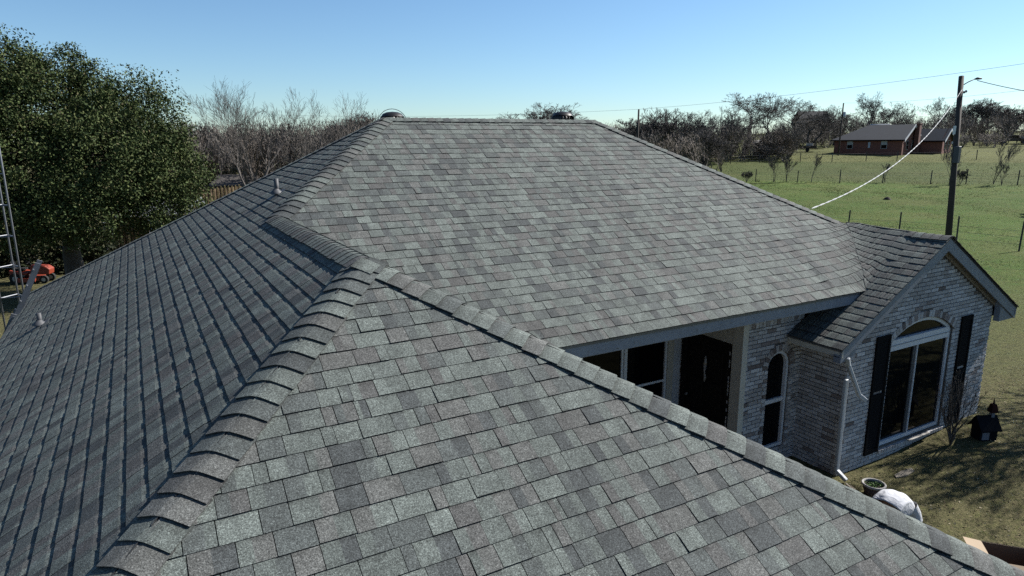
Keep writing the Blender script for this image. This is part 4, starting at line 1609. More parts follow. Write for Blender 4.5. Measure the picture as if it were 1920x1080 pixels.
def far_house():
    x0, y0 = 108.0, 67.2
    Lx = Vector((.20, -.98, 0)).normalized()
    z = gz(112, 62) + .1
    rz = math.atan2(Lx.y, Lx.x)
    h = thing('brick_house', (x0, y0, z), 'low red brick house with a dark hip roof, far across the pasture', 'house', rz=rz)
    # local frame: x along the front, y = away from the viewer
    R, Rd = (.19, .072, .05), (.15, .06, .045)

    def walls(xa, xb, ya, yb, zt, gable=None):
        b = MB()
        b.box(xa, xb, ya, yb, -1.2, zt, R)
        if gable:
            b.prism([(xb - .15, ya, zt), (xb - .15, yb, zt), (xb - .15, (ya + yb) / 2, gable)], (.15, 0, 0), R)
        return b.build('wall', 'red_brick', h)
    walls(0, 11.4, 0, 7.6, 2.55, 2.55 + 2.2)
    walls(10.6, 15.6, 6.0, 10.6, 2.4, 2.4 + 1.7)

    def gable_roof(xa, xb, ya, yb, ze, zr, hip):
        o = .45
        ym = (ya + yb) / 2
        xr = xa + (hip if hip else -o)
        sl = (zr - ze) / (ym - ya)
        zo = ze - sl * o
        E = [(xa - o, ya - o, zo), (xb + o, ya - o, zo), (xb + o, yb + o, zo), (xa - o, yb + o, zo)]
        Rg = [(xr, ym, zr), (xb + o, ym, zr)]
        b = MB()
        t = Vector((0, 0, -.16))
        b.prism([E[0], E[1], Rg[1], Rg[0]], t)
        b.prism([E[2], E[3], Rg[0], Rg[1]], t)
        if hip:
            b.prism([E[3], E[0], Rg[0]], t)
        r = b.build('roof', 'far_roof', h)
        for yy in (ya - o, yb + o):
            m = MB()
            xx = xb + o + .01
            a, c = Vector((xx, yy, zo + .02)), Vector((xx, ym, zr + .02))
            m.prism([a, c, c + Vector((0, 0, -.42)), a + Vector((0, 0, -.42))], (.05, 0, 0))
            m.build('rake_trim', 'white_paint', r)
        m = MB()
        m.box(xa - o, xb + o, ya - o - .03, ya - o, zo - .2, zo + .0)
        m.build('fascia', 'church_black', r)
        return r
    gable_roof(0, 11.4, 0, 7.6, 2.55, 4.85, 4.2)
    gable_roof(9.0, 15.6, 6.0, 10.6, 2.4, 4.1, 0)
    b = MB().box(11.7, 12.35, 4.3, 5.2, -1, 4.85, Rd)
    b.box(11.64, 12.41, 4.24, 5.26, 4.85, 5.0, Rd)
    b.build('chimney', 'red_brick', h)
    b = MB()
    b.prism([(3.4, 3.6, 4.4), (8.2, 3.6, 4.62), (7.4, 4.3, 5.05), (4.4, 4.3, 5.05)], (0, .1, 0))
    b.build('ridge_skylight', 'far_white', h)
    for xa in (2.3, 8.0):
        w = MB().box(xa, xa + 1.0, -.06, -.005, .75, 2.15).build('window', 'far_white', h)
        MB().box(xa + .08, xa + .92, -.08, -.061, .82, 1.40).build('pane', 'glass', w)
        MB().box(xa + .08, xa + .92, -.08, -.061, 1.46, 2.08).build('blind_or_dark_sheet', 'far_white', w)
    for xg, ys in ((11.4, (1.7, 4.2)), (15.6, (7.1, 8.7))):
        for ya in ys:
            w = MB().box(xg + .005, xg + .06, ya, ya + .85, .6, 2.1).build('window', 'far_white', h)
            MB().box(xg + .061, xg + .08, ya + .08, ya + .77, .68, 1.32).build('pane', 'glass', w)
            MB().box(xg + .061, xg + .08, ya + .08, ya + .77, 1.38, 2.02).build('pane', 'glass', w)
    MB().box(5.9, 6.25, -.09, -.005, .9, 1.9).build('meter_box', 'siding', h)


far_house()

# big gabled house on the skyline
sx_, sy_ = 172.0, 123.0
zz_ = gz(sx_, sy_)
sk = thing('skyline_house', (sx_, sy_, zz_), 'large house with a dark gabled roof behind the oaks on the skyline', 'house', rz=math.radians(-30))
b = MB()
b.box(0, 8, 0, 8, -1, 4.8, (.10, .06, .05))
b.prism([(7.9, 0, 4.8), (7.9, 8, 4.8), (7.9, 4, 8.1)], (.1, 0, 0), (.28, .15, .11))
b.build('wall', 'red_brick', sk)
for ya, yb in ((-.5, 4), (8.5, 4)):
    za = 4.8 - .5 * 3.3 / 4
    MB().prism([(-.5, ya, za), (8.5, ya, za), (8.5, yb, 8.35), (-.5, yb, 8.35)], (0, 0, -.2)).build('roof', 'skyline_roof', sk)
for xa in (1.5, 5):
    MB().box(xa, xa + 1.2, -.06, -.005, 2.4, 4.0).build('window', 'far_white', sk)

# open farm shed under the oaks
sh = thing('farm_shed', (97.0, 73.0, gz(97.0, 73.0)), 'small open farm shed with a pale roof under the tallest oak', 'shed', rz=math.radians(-52))
MB().prism([(-2.4, -1.6, 2.2), (2.4, -1.6, 2.2), (2.4, 1.8, 2.7), (-2.4, 1.8, 2.7)], (0, 0, .1)).build('roof', 'far_white', sh)
for xx in (-2.2, 0, 2.2):
    for yy in (-1.4, 1.6):
        MB().box(xx - .08, xx + .08, yy - .08, yy + .08, -.3, 2.2).build('post', 'grey_wood', sh)
MB().box(-2.2, 2.2, 1.5, 1.58, 0, 2.3).build('back_wall', 'church_red', sh)
MB().box(-2.0, -.3, -1.2, .6, .1, 1.1).build('stored_crate', 'church_red', sh)

# utility trailer by the shed
tr = thing('utility_trailer', (109.2, 73.6, gz(109.2, 73.6)), 'small rusty utility trailer standing left of the far red house', 'trailer', rz=math.radians(-55))
MB().box(-1.6, 1.6, -.8, .8, .55, .68).build('bed', 'church_red', tr)
MB().box(-1.6, 1.6, -.82, -.76, .68, 1.15).build('side_rail', 'grey_wood', tr)
MB().box(-.3, .9, -.4, .5, .68, 1.6).build('load', 'far_white', tr)
MB().bar((1.6, 0, .6), (2.8, 0, .5), .1, .1).build('drawbar', 'post_steel', tr)
for yy in (-.85, .85):
    w_ = MB().tube([(0, yy - .1, .33), (0, yy + .1, .33)], .33, 16)
    w_.build('wheel', 'tyre', tr)


def pickup(loc, rz, label, paint, white_bed=False):
    t = thing('pickup_truck', loc, label, 'truck', rz=rz)
    # x forward
    b = MB()
    prof = [(-2.85, .55), (-2.85, 1.12), (-.95, 1.14), (-.80, 1.80), (.55, 1.82), (1.15, 1.22), (2.55, 1.10), (2.75, .95), (2.75, .50)]
    b.prism([(x, -.92, z) for x, z in prof][::-1], (0, 1.84, 0))
    bevel(b.build('body', paint, t), .06, 2)
    g = MB()
    for yy in (-.935, .925):
        g.prism([(-.62, yy, 1.20), (-.58, yy, 1.70), (-.02, yy, 1.72), (-.02, yy, 1.20)], (0, .01, 0))
        g.prism([(.06, yy, 1.20), (.06, yy, 1.72), (.48, yy, 1.72), (.95, yy, 1.24)], (0, .01, 0))
    g.build('side_window', 'glass', t)
    MB().prism([(.60, -.8, 1.80), (1.17, -.8, 1.24), (1.17, .8, 1.24), (.60, .8, 1.80)], (.02, 0, .02)).build('windscreen', 'glass', t)
    for xx in (-1.75, 1.75):
        for yy in (-.95, .73):
            w = MB().tube([(xx, yy, .38), (xx, yy + .22, .38)], .38, 20).build('wheel', 'tyre', t)
            MB().tube([(xx, yy - .012, .38), (xx, yy + .232, .38)], .21, 14).build('rim', 'aluminium', w)
    for yy in (-.85, .55):
        MB().box(2.74, 2.78, yy, yy + .3, .78, .95).build('headlight', 'white_paint', t)
    MB().box(2.70, 2.86, -.93, .93, .45, .62).build('bumper', 'aluminium', t)
    MB().box(-2.93, -2.84, -.93, .93, .5, .66).build('bumper', 'aluminium', t)
    if white_bed:
        bevel(MB().box(-2.5, -1.0, -.8, .8, 1.12, 1.55).build('tool_box', 'white_paint', t), .03)
    return t


pickup((158.2, 60.9, gz(158.2, 60.9) + .05), math.radians(122), 'dark maroon pickup truck parked on the rise at the right edge', 'truck_paint', True)
pickup((139.0, 64.6, gz(139, 64.6) + .05), math.radians(170), 'white pickup truck parked beside the right gable of the far red house', 'white_paint')

# ------------------------------------------------------------------ back yard on the left


def ladder_tower(x, y):
    t = thing('antenna_mast', (x, y, 0), 'tall thin steel antenna mast with cross rungs at the left edge', 'mast')
    r = .27
    legs = [(r * math.cos(a), r * math.sin(a)) for a in (math.radians(200), math.radians(325), math.radians(80))]
    for lx, ly in legs:
        MB().tube([(lx, ly, -.1), (lx, ly, 9.5)], .020, 8).build('leg', 'aluminium', t, True)
    z = .5
    while z < 9.4:
        b = MB()
        for i in range(3):
            a, c = legs[i], legs[(i + 1) % 3]
            b.tube([(a[0], a[1], z), (c[0], c[1], z)], .013, 6)
        b.build('rung', 'aluminium', t)
        z += .72


ladder_tower(-6.70, 7.9)


def lean_ladder():
    y0 = 3.9
    p0, p1 = Vector((-7.25, y0, 0)), Vector((-5.70, y0 + .05, 3.28))
    t = thing('extension_ladder', p0, 'aluminium extension ladder leaning on the west eave at the left edge', 'ladder')
    d = (p1 - p0)
    for yy in (-.21, .21):
        for a, b_, o in ((0, .72, 0.0), (.28, 1.0, .05)):
            q = MB()
            q.bar(d * a + Vector((o, yy * (1 if o == 0 else .86), 0)), d * b_ + Vector((o, yy * (1 if o == 0 else .86), 0)), .03, .085)
            q.build('rail', 'aluminium', t)
    n = 11
    for k in range(1, n + 1):
        f = k / (n + .4)
        c = d * f + Vector((.02, 0, 0))
        MB().tube([c + Vector((0, -.25, 0)), c + Vector((0, .25, 0))], .018, 8).build('rung', 'aluminium', t)


lean_ladder()


def privacy_fence(a, b, label, h=2.0, sp=.44):
    """board fence seen from its post side: upright boards, rails, and new yellow posts in front"""
    a, b = Vector((*a, 0)), Vector((*b, 0))
    f = thing('wooden_fence', a, label, 'fence')
    d = (b - a)
    L = d.length
    d.normalize()
    n = Vector((d.y, -d.x, 0))
    k = 0.0
    while k < L:
        p = d * k
        hh = h - .12 + rng.uniform(-.03, .03)
        MB().prism([p, p + d * .132, p + d * .132 + Vector((0, 0, hh)), p + Vector((0, 0, hh))], n * .018).build('picket', 'dark_board', f)
        k += .142
    k = 0.0
    while k < L:
        p = d * k + n * .09
        MB().bar(p + Vector((0, 0, -.1)), p + Vector((0, 0, h + rng.uniform(-.05, .1))), .085, .085).build('post', 'raw_wood', f)
        k += sp
    for z in (.35, 1.6):
        MB().bar(n * -.025 + Vector((0, 0, z)), d * L + n * -.025 + Vector((0, 0, z)), .04, .09).build('rail', 'raw_wood', f)


privacy_fence((-.9, 46.2), (4.1, 50.9), 'wooden fence with bright new posts below the pale leafless trees')
privacy_fence((-5.0, 26.4), (-3.55, 25.6), 'short wooden fence panel with yellow posts under the big oak', 2.1, .36)

# grey shed with lap siding in the fence gap
sh = thing('garden_shed', (-2.6, 30.6, 0), 'grey lap-sided garden shed half hidden by the big oak', 'shed', rz=math.radians(10))
MB().box(-2.3, 2.1, 0, 2.6, 0, 1.55).build('wall', 'siding', sh)
for k in range(13):
    z = .05 + k * .118
    MB().prism([(-2.32, -.035, z), (2.12, -.035, z), (2.12, -.008, z + .125), (-2.32, -.008, z + .125)], (0, .012, 0)).build('lap_board', 'siding', sh)
MB().prism([(-2.5, -.25, 1.56), (2.35, -.25, 1.56), (2.35, 1.3, 2.35), (-2.5, 1.3, 2.35)], (0, 0, .05)).build('roof', 'grey_roof', sh)
MB().prism([(-2.5, 1.3, 2.35), (2.35, 1.3, 2.35), (2.35, 2.85, 1.56), (-2.5, 2.85, 1.56)], (0, 0, .05)).build('roof', 'grey_roof', sh)
for xx in (-2.3, 2.0):
    MB().prism([(xx, 0, 1.55), (xx, 2.6, 1.55), (xx, 1.3, 2.3)], (.1, 0, 0)).build('gable_end', 'siding', sh)
MB().box(-.2, .7, -.06, -.036, .06, 1.4).build('door', 'grey_wood', sh)

# dark low outbuilding beyond the fence
ob = thing('outbuilding', (5.0, 61.0, 0), 'low outbuilding with a dark brown gable roof beyond the fence', 'shed', rz=math.radians(-15))
MB().box(-2.2, 2.2, 0, 3.2, 0, 1.5).build('wall', 'grey_wood', ob)
for ya, yb in ((-.4, 1.6), (3.6, 1.6)):
    MB().prism([(-2.6, ya, 1.35), (2.6, ya, 1.35), (1.8, yb, 2.35), (-1.8, yb, 2.35)], (0, 0, .08)).build('roof', 'oak_bark', ob)
MB().box(-.5, .5, -.04, -.005, .05, 1.4).build('door', 'oak_bark', ob)

for i, (x, y, r, h, lab) in enumerate(((-12.2, 25.2, 2.0, 2.5, 'dark evergreen hedge bush behind the oak trunk, leftmost'), (-10.0, 24.4, 1.7, 2.5, 'dark evergreen hedge bush left of the oak trunk'), (-7.9, 24.0, 1.6, 2.4, 'dark evergreen hedge bush straight behind the oak trunk'), (-5.9, 23.8, 1.4, 2.2, 'dark evergreen hedge bush right of the oak trunk'))):
    bush((x, y, 0), r, h, 3200, GP, .10, 90 + i, lab, 'hedge bushes behind the big oak')

# white porch post and orange riding mower under the oak
gp = thing('gate_post', (-5.3, 24.6, 0), 'white painted gate post in the shade of the big oak', 'post')
MB().box(-.09, .09, -.09, .09, 0, 1.9).build('shaft', 'far_white', gp)
MB().prism([(-.12, -.12, 1.9), (.12, -.12, 1.9), (.12, .12, 1.9), (-.12, .12, 1.9)], (0, 0, .06)).build('cap', 'far_white', gp)

mw = thing('riding_mower', (-8.0, 21.3, 0), 'orange riding mower parked in the shade under the big oak', 'mower', rz=math.radians(-20))
mw.scale = (.8, .8, .8)
b = MB()
b.prism([(.15, -.28, .45), (1.0, -.26, .42), (1.05, -.26, .70), (.85, -.26, .86), (.15, -.28, .92)][::-1], (0, .54, 0))
bevel(b.build('hood', 'orange_paint', mw), .05, 2)
b = MB()
b.prism([(-.75, -.40, .45), (.05, -.40, .45), (.05, -.40, .55), (-.30, -.40, .62), (-.75, -.40, .72)][::-1], (0, .80, 0))
bevel(b.build('fender', 'orange_paint', mw), .04, 2)
b = MB()
b.box(-.62, -.15, -.22, .22, .66, .76)
b.prism([(-.66, -.22, .76), (-.58, -.22, .76), (-.70, -.22, 1.12), (-.76, -.22, 1.12)], (0, .44, 0))
bevel(b.build('seat', 'tyre', mw), .03, 2)
b = MB()
b.tube([(.15, 0, .9), (-.02, 0, 1.08)], .02, 8)
b.tube([(-.02 + .07 * math.cos(a), .17 * math.sin(a), 1.08 + .12 * math.cos(a)) for a in np.linspace(0, 2 * math.pi, 17)], .015, 6)
b.build('steering_wheel', 'tyre', mw)
MB().box(-.35, .45, -.55, .55, .12, .30).build('mower_deck', 'orange_paint', mw)
for xx, rr in ((-.5, .28), (.78, .2)):
    for yy in (-.42, .28):
        w = MB().tube([(xx, yy, rr), (xx, yy + .14, rr)], rr, 16).build('wheel', 'tyre', mw)
        MB().tube([(xx, yy - .01, rr), (xx, yy + .15, rr)], rr * .5, 10).build('rim', 'far_white', w)

# ------------------------------------------------------------------ front yard things
# potted plant
px_, py_ = 5.66, -5.90
pot = thing('flower_pot', (px_, py_, 0), 'brown clay pot with a pale rim and a small green plant by the bay corner', 'pot')
pot.scale = (.82, .82, .60)
MB().lathe([(.001, .0), (.13, .0), (.15, .05), (.195, .30), (.178, .30), (.165, .22), (.001, .22)], (0, 0, 0), 28).build('body', 'terracotta', pot, True)
MB().lathe([(.196, .27), (.212, .285), (.215, .33), (.20, .345), (.178, .335), (.176, .27)], (0, 0, 0), 28).build('rim', 'pot_rim', pot, True)
MB().lathe([(.177, .255), (.001, .262)], (0, 0, 0), 20).build('soil', 'soil', pot, True)
rg_ = np.random.default_rng(8)
cen = np.concatenate([np.array([math.cos(a) * r, math.sin(a) * r, .30]) + rg_.normal(size=(30, 3)) * [.03, .03, .02] for a, r in ((.3, .06), (1.7, .08), (3.0, .09), (4.2, .05), (5.4, .10), (2.2, .02))])
V, F = leaf_quads(cen, .024, rg_)
new_obj('plant', mesh_np('plant', V, F, np.repeat(np.array([(.10, .19, .05), (.07, .13, .04), (.15, .22, .09)])[rg_.choice(3, len(cen))], 4, 0)), 'live_oak_leaf', pot)

# splash board edging by the downspout
ed = thing('edging_board', (5.42, -5.62, 0), 'dark timber edging board lying below the downspout', 'board')
o = bevel(MB().bar((0, 0, .06), (-.28, -.62, .05), .14, .09).build('plank', 'grey_wood', ed), .01)
MB().bar((.02, .04, .112), (-.15, -.34, .108), .03, .012).build('cleat', 'board', ed)
st = thing('flat_stone', (6.75, -5.75, gz(6.75, -5.75)), 'flat pale stone on the bare soil in front of the gable wall', 'stone')
MB().prism([(-.26, -.03, 0), (-.05, -.08, 0), (.22, -.05, 0), (.27, .03, 0), (.02, .06, 0), (-.2, .04, 0)], (0, 0, .02)).build('slab', 'board', st)

# little wooden church ornament
ch = thing('wooden_church', (8.98, -5.86, gz(8.98, -5.86)), 'small dark wooden toy church with a steeple on the lawn by the bay', 'ornament', rz=math.radians(-28))
ch.scale = (.58, .58, .66)
MB().box(-.27, .27, -.20, .20, 0, .40).build('body', 'church_black', ch)
for sgn in (-1, 1):
    q = [(-.33, sgn * .30, .30), (.33, sgn * .30, .30), (.33, 0, .66), (-.33, 0, .66)]
    MB().prism(q if sgn < 0 else q[::-1], (0, 0, .022)).build('roof', 'church_black', ch)
for xx in (-.27, .24):
    MB().prism([(xx, -.20, .40), (xx, .20, .40), (xx, 0, .64)], (.03, 0, 0)).build('gable_end', 'church_black', ch)
MB().box(-.20, .02, -.206, -.201, .03, .24).build('window', 'church_white', ch)
MB().box(.271, .277, -.07, .07, .0, .26).build('door', 'church_white', ch)
MB().box(.12, .22, -.05, .05, .55, .78).build('tower', 'church_white', ch)
MB().prism([(.06, -.11, .77), (.28, -.11, .77), (.28, .11, .77), (.06, .11, .77)], (0, 0, .02)).build('belfry_base', 'church_red', ch)
MB().add([(.06, -.11, .79), (.28, -.11, .79), (.28, .11, .79), (.06, .11, .79), (.11, -.06, 1.0), (.23, -.06, 1.0), (.23, .06, 1.0), (.11, .06, 1.0)],
         [(0, 1, 5, 4), (1, 2, 6, 5), (2, 3, 7, 6), (3, 0, 4, 7), (4, 5, 6, 7)]).build('belfry_roof', 'church_red', ch)
MB().tube([(.17, 0, .99), (.17, 0, 1.05), (.17, 0, 1.18)], [.03, .022, .004], 8).build('spire', 'church_black', ch)

# bare shrub in front of the bay window
bare_tree('bare_shrub', 511, 1.35, .020, (8.30, -5.66, gz(8.3, -5.66)), 'leafless twiggy shrub in front of the bay window', None, 'bark', .8, levels=3, multi=8, spread=.40, up_=.5, kids=(2, 3), tip=.0022, first=.1, cat='shrub')

# tree to the right whose boughs shade the lawn (only its outer twigs show)
bare_tree('bare_tree', 540, 7.6, .17, (15.9, -7.2, gz(15.9, -7.2)), 'leafless yard tree at the right edge, only reddish twigs showing', None, 'bark', 1.7, levels=5, multi=2, spread=.85, up_=.22, kids=(3, 4), tip=.005, first=.15)


# cardboard box
def cardboard_box():
    t = thing('cardboard_box', (4.99, -8.06, 0), 'large open cardboard box with spread flaps at the lower right corner', 'box', rz=math.radians(-49))
    w, d, h, k = .26, .22, .45, .006
    for nm, bx in (('side_panel', (-w, w, -d, -d + k)), ('side_panel', (-w, w, d - k, d)), ('end_panel', (-w, -w + k, -d, d)), ('end_panel', (w - k, w, -d, d))):
        MB().box(bx[0], bx[1], bx[2], bx[3], 0, h).build(nm, 'cardboard', t)
    MB().box(-w + k, w - k, -d + k, d - k, .002, .01).build('bottom_panel', 'cardboard_inside', t)
    for nm, bx in (('liner', (-w + k, w - k, -d + k, -d + k + .002)), ('liner', (-w + k, w - k, d - k - .002, d - k)), ('liner', (-w + k, -w + k + .002, -d + k, d - k)), ('liner', (w - k - .002, w - k, -d + k, d - k))):
        MB().box(bx[0], bx[1], bx[2], bx[3], .01, h - .002).build(nm, 'cardboard_inside', t)
    F = .20
    for a, c, out, dn in (((-w, -d), (w, -d), (0, -1), -.10), ((-w, d), (w, d), (0, 1), -.19), ((-w, -d), (-w, d), (-1, 0), .02), ((w, -d), (w, d), (1, 0), .07)):
        q = [(a[0], a[1], h), (c[0], c[1], h), (c[0] + out[0] * F, c[1] + out[1] * F, h + dn), (a[0] + out[0] * F, a[1] + out[1] * F, h + dn)]
        MB().prism(q, (0, 0, .005)).build('flap', 'cardboard', t)


cardboard_box()


# ------------------------------------------------------------------ the person bending over
def skin_mesh(name, verts, edges, radii, m, parent, sub=2, root=0):
    me = bpy.data.meshes.new(name)
    me.from_pydata(verts, edges, [])
    o = bpy.data.objects.new(name, me)
    COL.objects.link(o)
    md = o.modifiers.new('skin', 'SKIN')
    md.use_smooth_shade = True
    for i, r in enumerate(radii):
        sv = me.skin_vertices[0].data[i]
        sv.radius = r if isinstance(r, (tuple, list)) else (r, r)
        sv.use_root = (i == root)
    sb = o.modifiers.new('sub', 'SUBSURF')
    sb.levels = sb.render_levels = sub
    dg = bpy.context.evaluated_depsgraph_get()
    ev = o.evaluated_get(dg)
    me2 = bpy.data.meshes.new_from_object(ev)
    bpy.data.objects.remove(o)
    bpy.data.meshes.remove(me)
    me2.name = name
    return new_obj(name, me2, m, parent, True)


def person():
    # local frame: +x = the way the person faces, feet at the origin
    t = thing('person', (3.98, -7.04, 0), 'person in a white T-shirt and dark trousers bending over beside the roof edge', 'person', rz=math.radians(8))
    t.scale = (.86, .86, .90)
    V, E, R = [], [], []

    def add(p, r, link=None):
        V.append(p)
        R.append(r)
        if link is not None:
            E.append((link, len(V) - 1))
        return len(V) - 1
    pel = add((-.04, 0, .88), (.145, .12))
    sp1 = add((.12, 0, .98), (.14, .115), pel)
    sp2 = add((.30, 0, .98), (.15, .12), sp1)
    che = add((.46, 0, .90), (.16, .125), sp2)
    nek = add((.60, 0, .78), (.06, .06), che)
    hd0 = add((.68, 0, .72), (.075, .085), nek)
    hd1 = add((.77, 0, .66), (.085, .10), hd0)
    hd2 = add((.86, 0, .59), (.05, .06), hd1)
    for s in (-1, 1):
        sh_ = add((.50, s * .17, .86), (.075, .075), che)
        el = add((.56, s * .25, .60), (.048, .048), sh_)
        wr = add((.66, s * .20, .36), (.032, .032), el)
        pa = add((.69, s * .19, .29), (.030, .042), wr)
        for k, (fx, L_) in enumerate(((-.030, .075), (-.010, .088), (.010, .083), (.030, .066))):
            f1 = add((.70 + fx, s * .19, .25), (.0095, .0095), pa)
            f2 = add((.715 + fx, s * .18, .25 - L_ * .5), (.009, .009), f1)
            add((.705 + fx, s * .17, .25 - L_), (.0075, .0075), f2)
        th1 = add((.725, s * .16, .29), (.011, .011), pa)
        add((.745, s * .145, .25), (.009, .009), th1)
        hp = add((-.04, s * .10, .82), (.105, .095), pel)
        kn = add((.04, s * .12, .46), (.062, .066), hp)
        an = add((-.02, s * .13, .09), (.04, .045), kn)
        ft = add((.06, s * .14, .045), (.04, .032), an)
        add((.17, s * .15, .03), (.036, .022), ft)
    skin_mesh('body', V, E, R, 'skin', t)
    # trousers
    V, E, R = [], [], []
    pel = add((-.05, 0, .90), (.165, .145))
    add((.06, 0, .97), (.155, .13), pel)
    for s in (-1, 1):
        hp = add((-.045, s * .10, .82), (.125, .115), pel)
        kn = add((.04, s * .12, .46), (.082, .085), hp)
        add((-.02, s * .13, .10), (.066, .070), kn)
    skin_mesh('trousers', V, E, R, 'trousers', t)
    for s in (-1, 1):
        V, E, R = [], [], []
        a = add((-.05, s * .13, .06), (.05, .05))
        b_ = add((.06, s * .14, .05), (.05, .042), a)
        add((.18, s * .15, .035), (.045, .032), b_)
        skin_mesh('shoe', V, E, R, 'shoe', t)
    # T-shirt: a loose lofted shell hanging off the back, with sleeves
    rg = random.Random(4)
    rings = []
    path = [(.02, .965, .205, .175, .10), (.08, .995, .215, .185, .10), (.18, 1.005, .22, .19, .10), (.30, .985, .225, .195, .09), (.42, .925, .235, .185, .06), (.50, .87, .215, .16, .02), (.56, .815, .13, .11, 0), (.585, .79, .085, .085, 0)]
    n = 28
    Vv, Ff = [], []
    for i, (x, zc, wy, hz, hang) in enumerate(path):
        x0, z0 = path[max(i - 1, 0)][:2]
        x1, z1 = path[min(i + 1, len(path) - 1)][:2]
        dx, dz = x1 - x0, z1 - z0
        l_ = math.hypot(dx, dz)
        nx, nz = -dz / l_, dx / l_
        for k in range(n):
            a = 2 * math.pi * k / n
            c, s = math.cos(a), math.sin(a)
            rr = 1 + .04 * math.sin(5 * a + i * 1.1) + .035 * math.sin(9 * a + i * .6 + 1) + .02 * math.sin(13 * a - i * .9)
            hgt = hz * s * (.72 if s > 0 else 1.0) - (hang if s < 0 else 0)
            Vv.append((x + nx * hgt * rr + rg.uniform(-.004, .004), wy * c * rr, zc + nz * hgt * rr + rg.uniform(-.004, .004)))
    for i in range(len(path) - 1):
        for k in range(n):
            a, b_ = i * n + k, i * n + (k + 1) % n
            Ff.append((a, b_, b_ + n, a + n))
    o = new_obj('t_shirt', mesh_np('t_shirt', Vv, Ff), 'shirt', t, True)
    sb = o.modifiers.new('sub', 'SUBSURF')
    sb.levels = sb.render_levels = 2
    so = o.modifiers.new('solid', 'SOLIDIFY')
    so.thickness = .006
    so.offset = 1
    for s in (-1, 1):
        q = MB()
        q.tube([(.47, s * .15, .89), (.51, s * .20, .79), (.54, s * .24, .67)], [.115, .105, .092], 14, caps=False)
        z_ = q.build('sleeve', 'shirt', o, True)
    V, E, R = [], [], []
    a = add((.70, 0, .735), (.085, .085))
    b_ = add((.79, 0, .69), (.098, .10), a)
    add((.86, 0, .62), (.07, .07), b_)
    skin_mesh('hair', V, E, R, 'hair', t)


person()


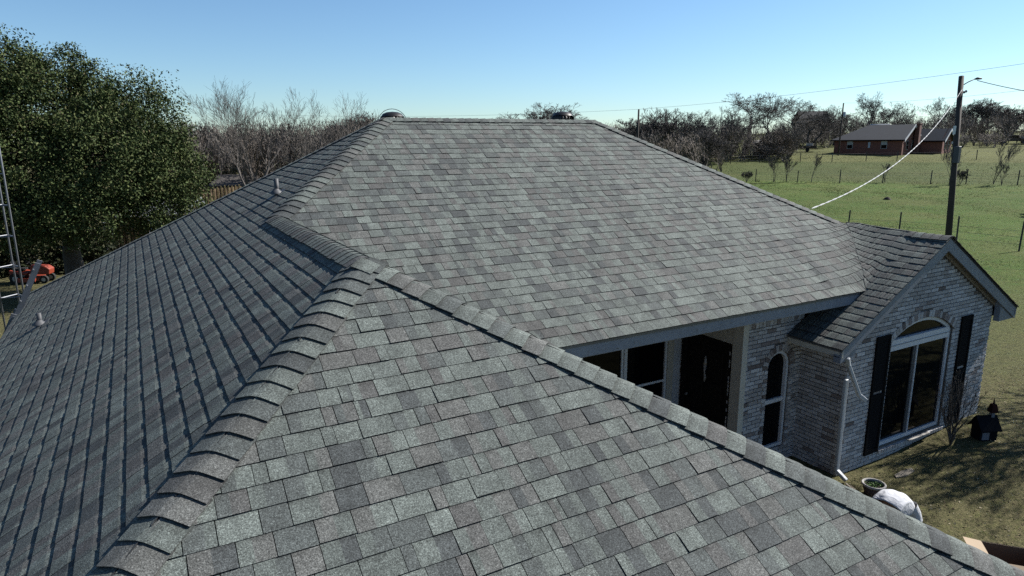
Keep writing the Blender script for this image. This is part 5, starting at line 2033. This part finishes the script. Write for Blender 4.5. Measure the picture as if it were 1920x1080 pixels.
# ------------------------------------------------------------------ grass (too many to count)
def grass():
    rg = np.random.default_rng(21)

    def blades(n, xs, ys, hmin, hmax, w, pal, patch=1.0, accept=None):
        x, y = rg.uniform(*xs, n), rg.uniform(*ys, n)
        f = .5 + .5 * np.sin(x * .9 / patch + 1.7 * np.sin(y * .7 / patch)) * np.cos(y * 1.1 / patch + .6 * np.sin(x * 1.9 / patch))
        keep = rg.random(n) < .30 + .7 * f
        if accept is not None:
            keep &= accept(x, y)
        x, y = x[keep], y[keep]
        m = len(x)
        z = terrain(x, y) - .01
        h = rg.uniform(hmin, hmax, m)
        a = rg.uniform(0, 6.28, m)
        ww = w * rg.uniform(.6, 1.4, m)
        lean = rg.uniform(.8, 2.6, m) * h
        la = rg.uniform(0, 6.28, m)
        P = np.stack([x, y, z], 1)
        u = np.stack([np.cos(a) * ww, np.sin(a) * ww, np.zeros(m)], 1)
        T = P + np.stack([np.cos(la) * lean, np.sin(la) * lean, h], 1)
        V = np.stack([P - u, P + u, T], 1).reshape(-1, 3)
        F = np.arange(3 * m).reshape(-1, 3)
        c = np.array(pal)[rg.choice(len(pal), m)] * rg.uniform(.7, 1.3, size=(m, 1))
        return V, F, np.repeat(c, 3, 0)
    yard = [(.19, .155, .088), (.16, .125, .07), (.08, .095, .028), (.06, .08, .022), (.26, .22, .14), (.20, .165, .10)]
    field = [(.062, .115, .017), (.08, .122, .025), (.12, .125, .05), (.05, .09, .014), (.07, .115, .02)]
    parts = [blades(150000, (2.5, 17.5), (-10, -4.4), .010, .035, .004, yard, 1.0, lambda x, y: ~((x > 5.6) & (x < 10.1) & (y > -5.45)) & (rg.random(len(x)) < np.clip(.25 + (-5.4 - y) * .8 + (x - 9) * .3, .18, 1))),
             blades(70000, (10.2, 26), (-6, 12), .015, .045, .007, yard, 1.4),
             blades(90000, (24, 62), (2, 44), .02, .07, .014, field, 3.0),
             blades(40000, (55, 112), (20, 75), .03, .10, .03, field, 5.0),
             blades(16000, (49, 82), (20, 62), .15, .42, .03, [(.05, .055, .02), (.07, .06, .03), (.035, .04, .016)], 2.0, lambda x, y: np.abs(y - np.interp(x, [q[0] for q in mid], [q[1] for q in mid])) < .7),
             blades(5000, (-12, -6.6), (2, 17), .03, .09, .012, yard, 1.2)]
    n0, Vs, Fs, Cs = 0, [], [], []
    for V, F, c in parts:
        Vs.append(V)
        Fs.append(F + n0)
        Cs.append(c)
        n0 += len(V)
    o = new_obj('grass', mesh_np('grass', np.concatenate(Vs), np.concatenate(Fs), np.concatenate(Cs)), 'grass')
    tag(o, 'short winter grass of the yard and the pasture', 'grass', kind='stuff')
    # fallen leaves and clippings
    m = 9000
    x, y = rg.uniform(3, 17, m), rg.uniform(-10, -4.6, m)
    ok = ~((x > 5.6) & (x < 10.1) & (y > -5.3))
    P = np.stack([x, y, terrain(x, y) + .012], 1)[ok]
    V, F = leaf_quads(P, .019, rg, .9)
    V[:, 2] = np.repeat(P[:, 2], 4) + rg.uniform(-.008, .012, len(V))
    c = np.array([(.26, .20, .12), (.17, .12, .07), (.34, .29, .20), (.10, .07, .045)])[rg.choice(4, len(P))]
    o = new_obj('fallen_leaves', mesh_np('fallen_leaves', V, F, np.repeat(c, 4, 0)), 'grass')
    tag(o, 'dry fallen leaves scattered over the front lawn', 'leaves', kind='stuff')
    # dry tufts by the pot
    for i, (x, y, lab) in enumerate(((5.35, -5.72, 'dry grass tuft between the downspout and the flower pot'), (5.22, -6.32, 'dry grass tuft in front of the flower pot'))):
        n = 170
        a = rg.uniform(0, 6.28, n)
        r = np.sqrt(rg.random(n)) * .12
        h = rg.uniform(.08, .26, n)
        P = np.stack([np.cos(a) * r, np.sin(a) * r, np.zeros(n)], 1)
        u = np.stack([-np.sin(a), np.cos(a), np.zeros(n)], 1) * .004
        T = P * 2.1 + np.stack([np.zeros(n), np.zeros(n), h], 1)
        V = np.stack([P - u, P + u, T], 1).reshape(-1, 3)
        c = np.array([(.24, .18, .09), (.13, .12, .05), (.33, .26, .15)])[rg.choice(3, n)]
        o = new_obj('grass_tuft', mesh_np('grass_tuft', V, np.arange(3 * n).reshape(-1, 3), np.repeat(c, 3, 0)), 'grass')
        o.location = (x, y, gz(x, y))
        tag(o, lab, 'grass tuft', 'dry tufts by the flower pot')


grass()
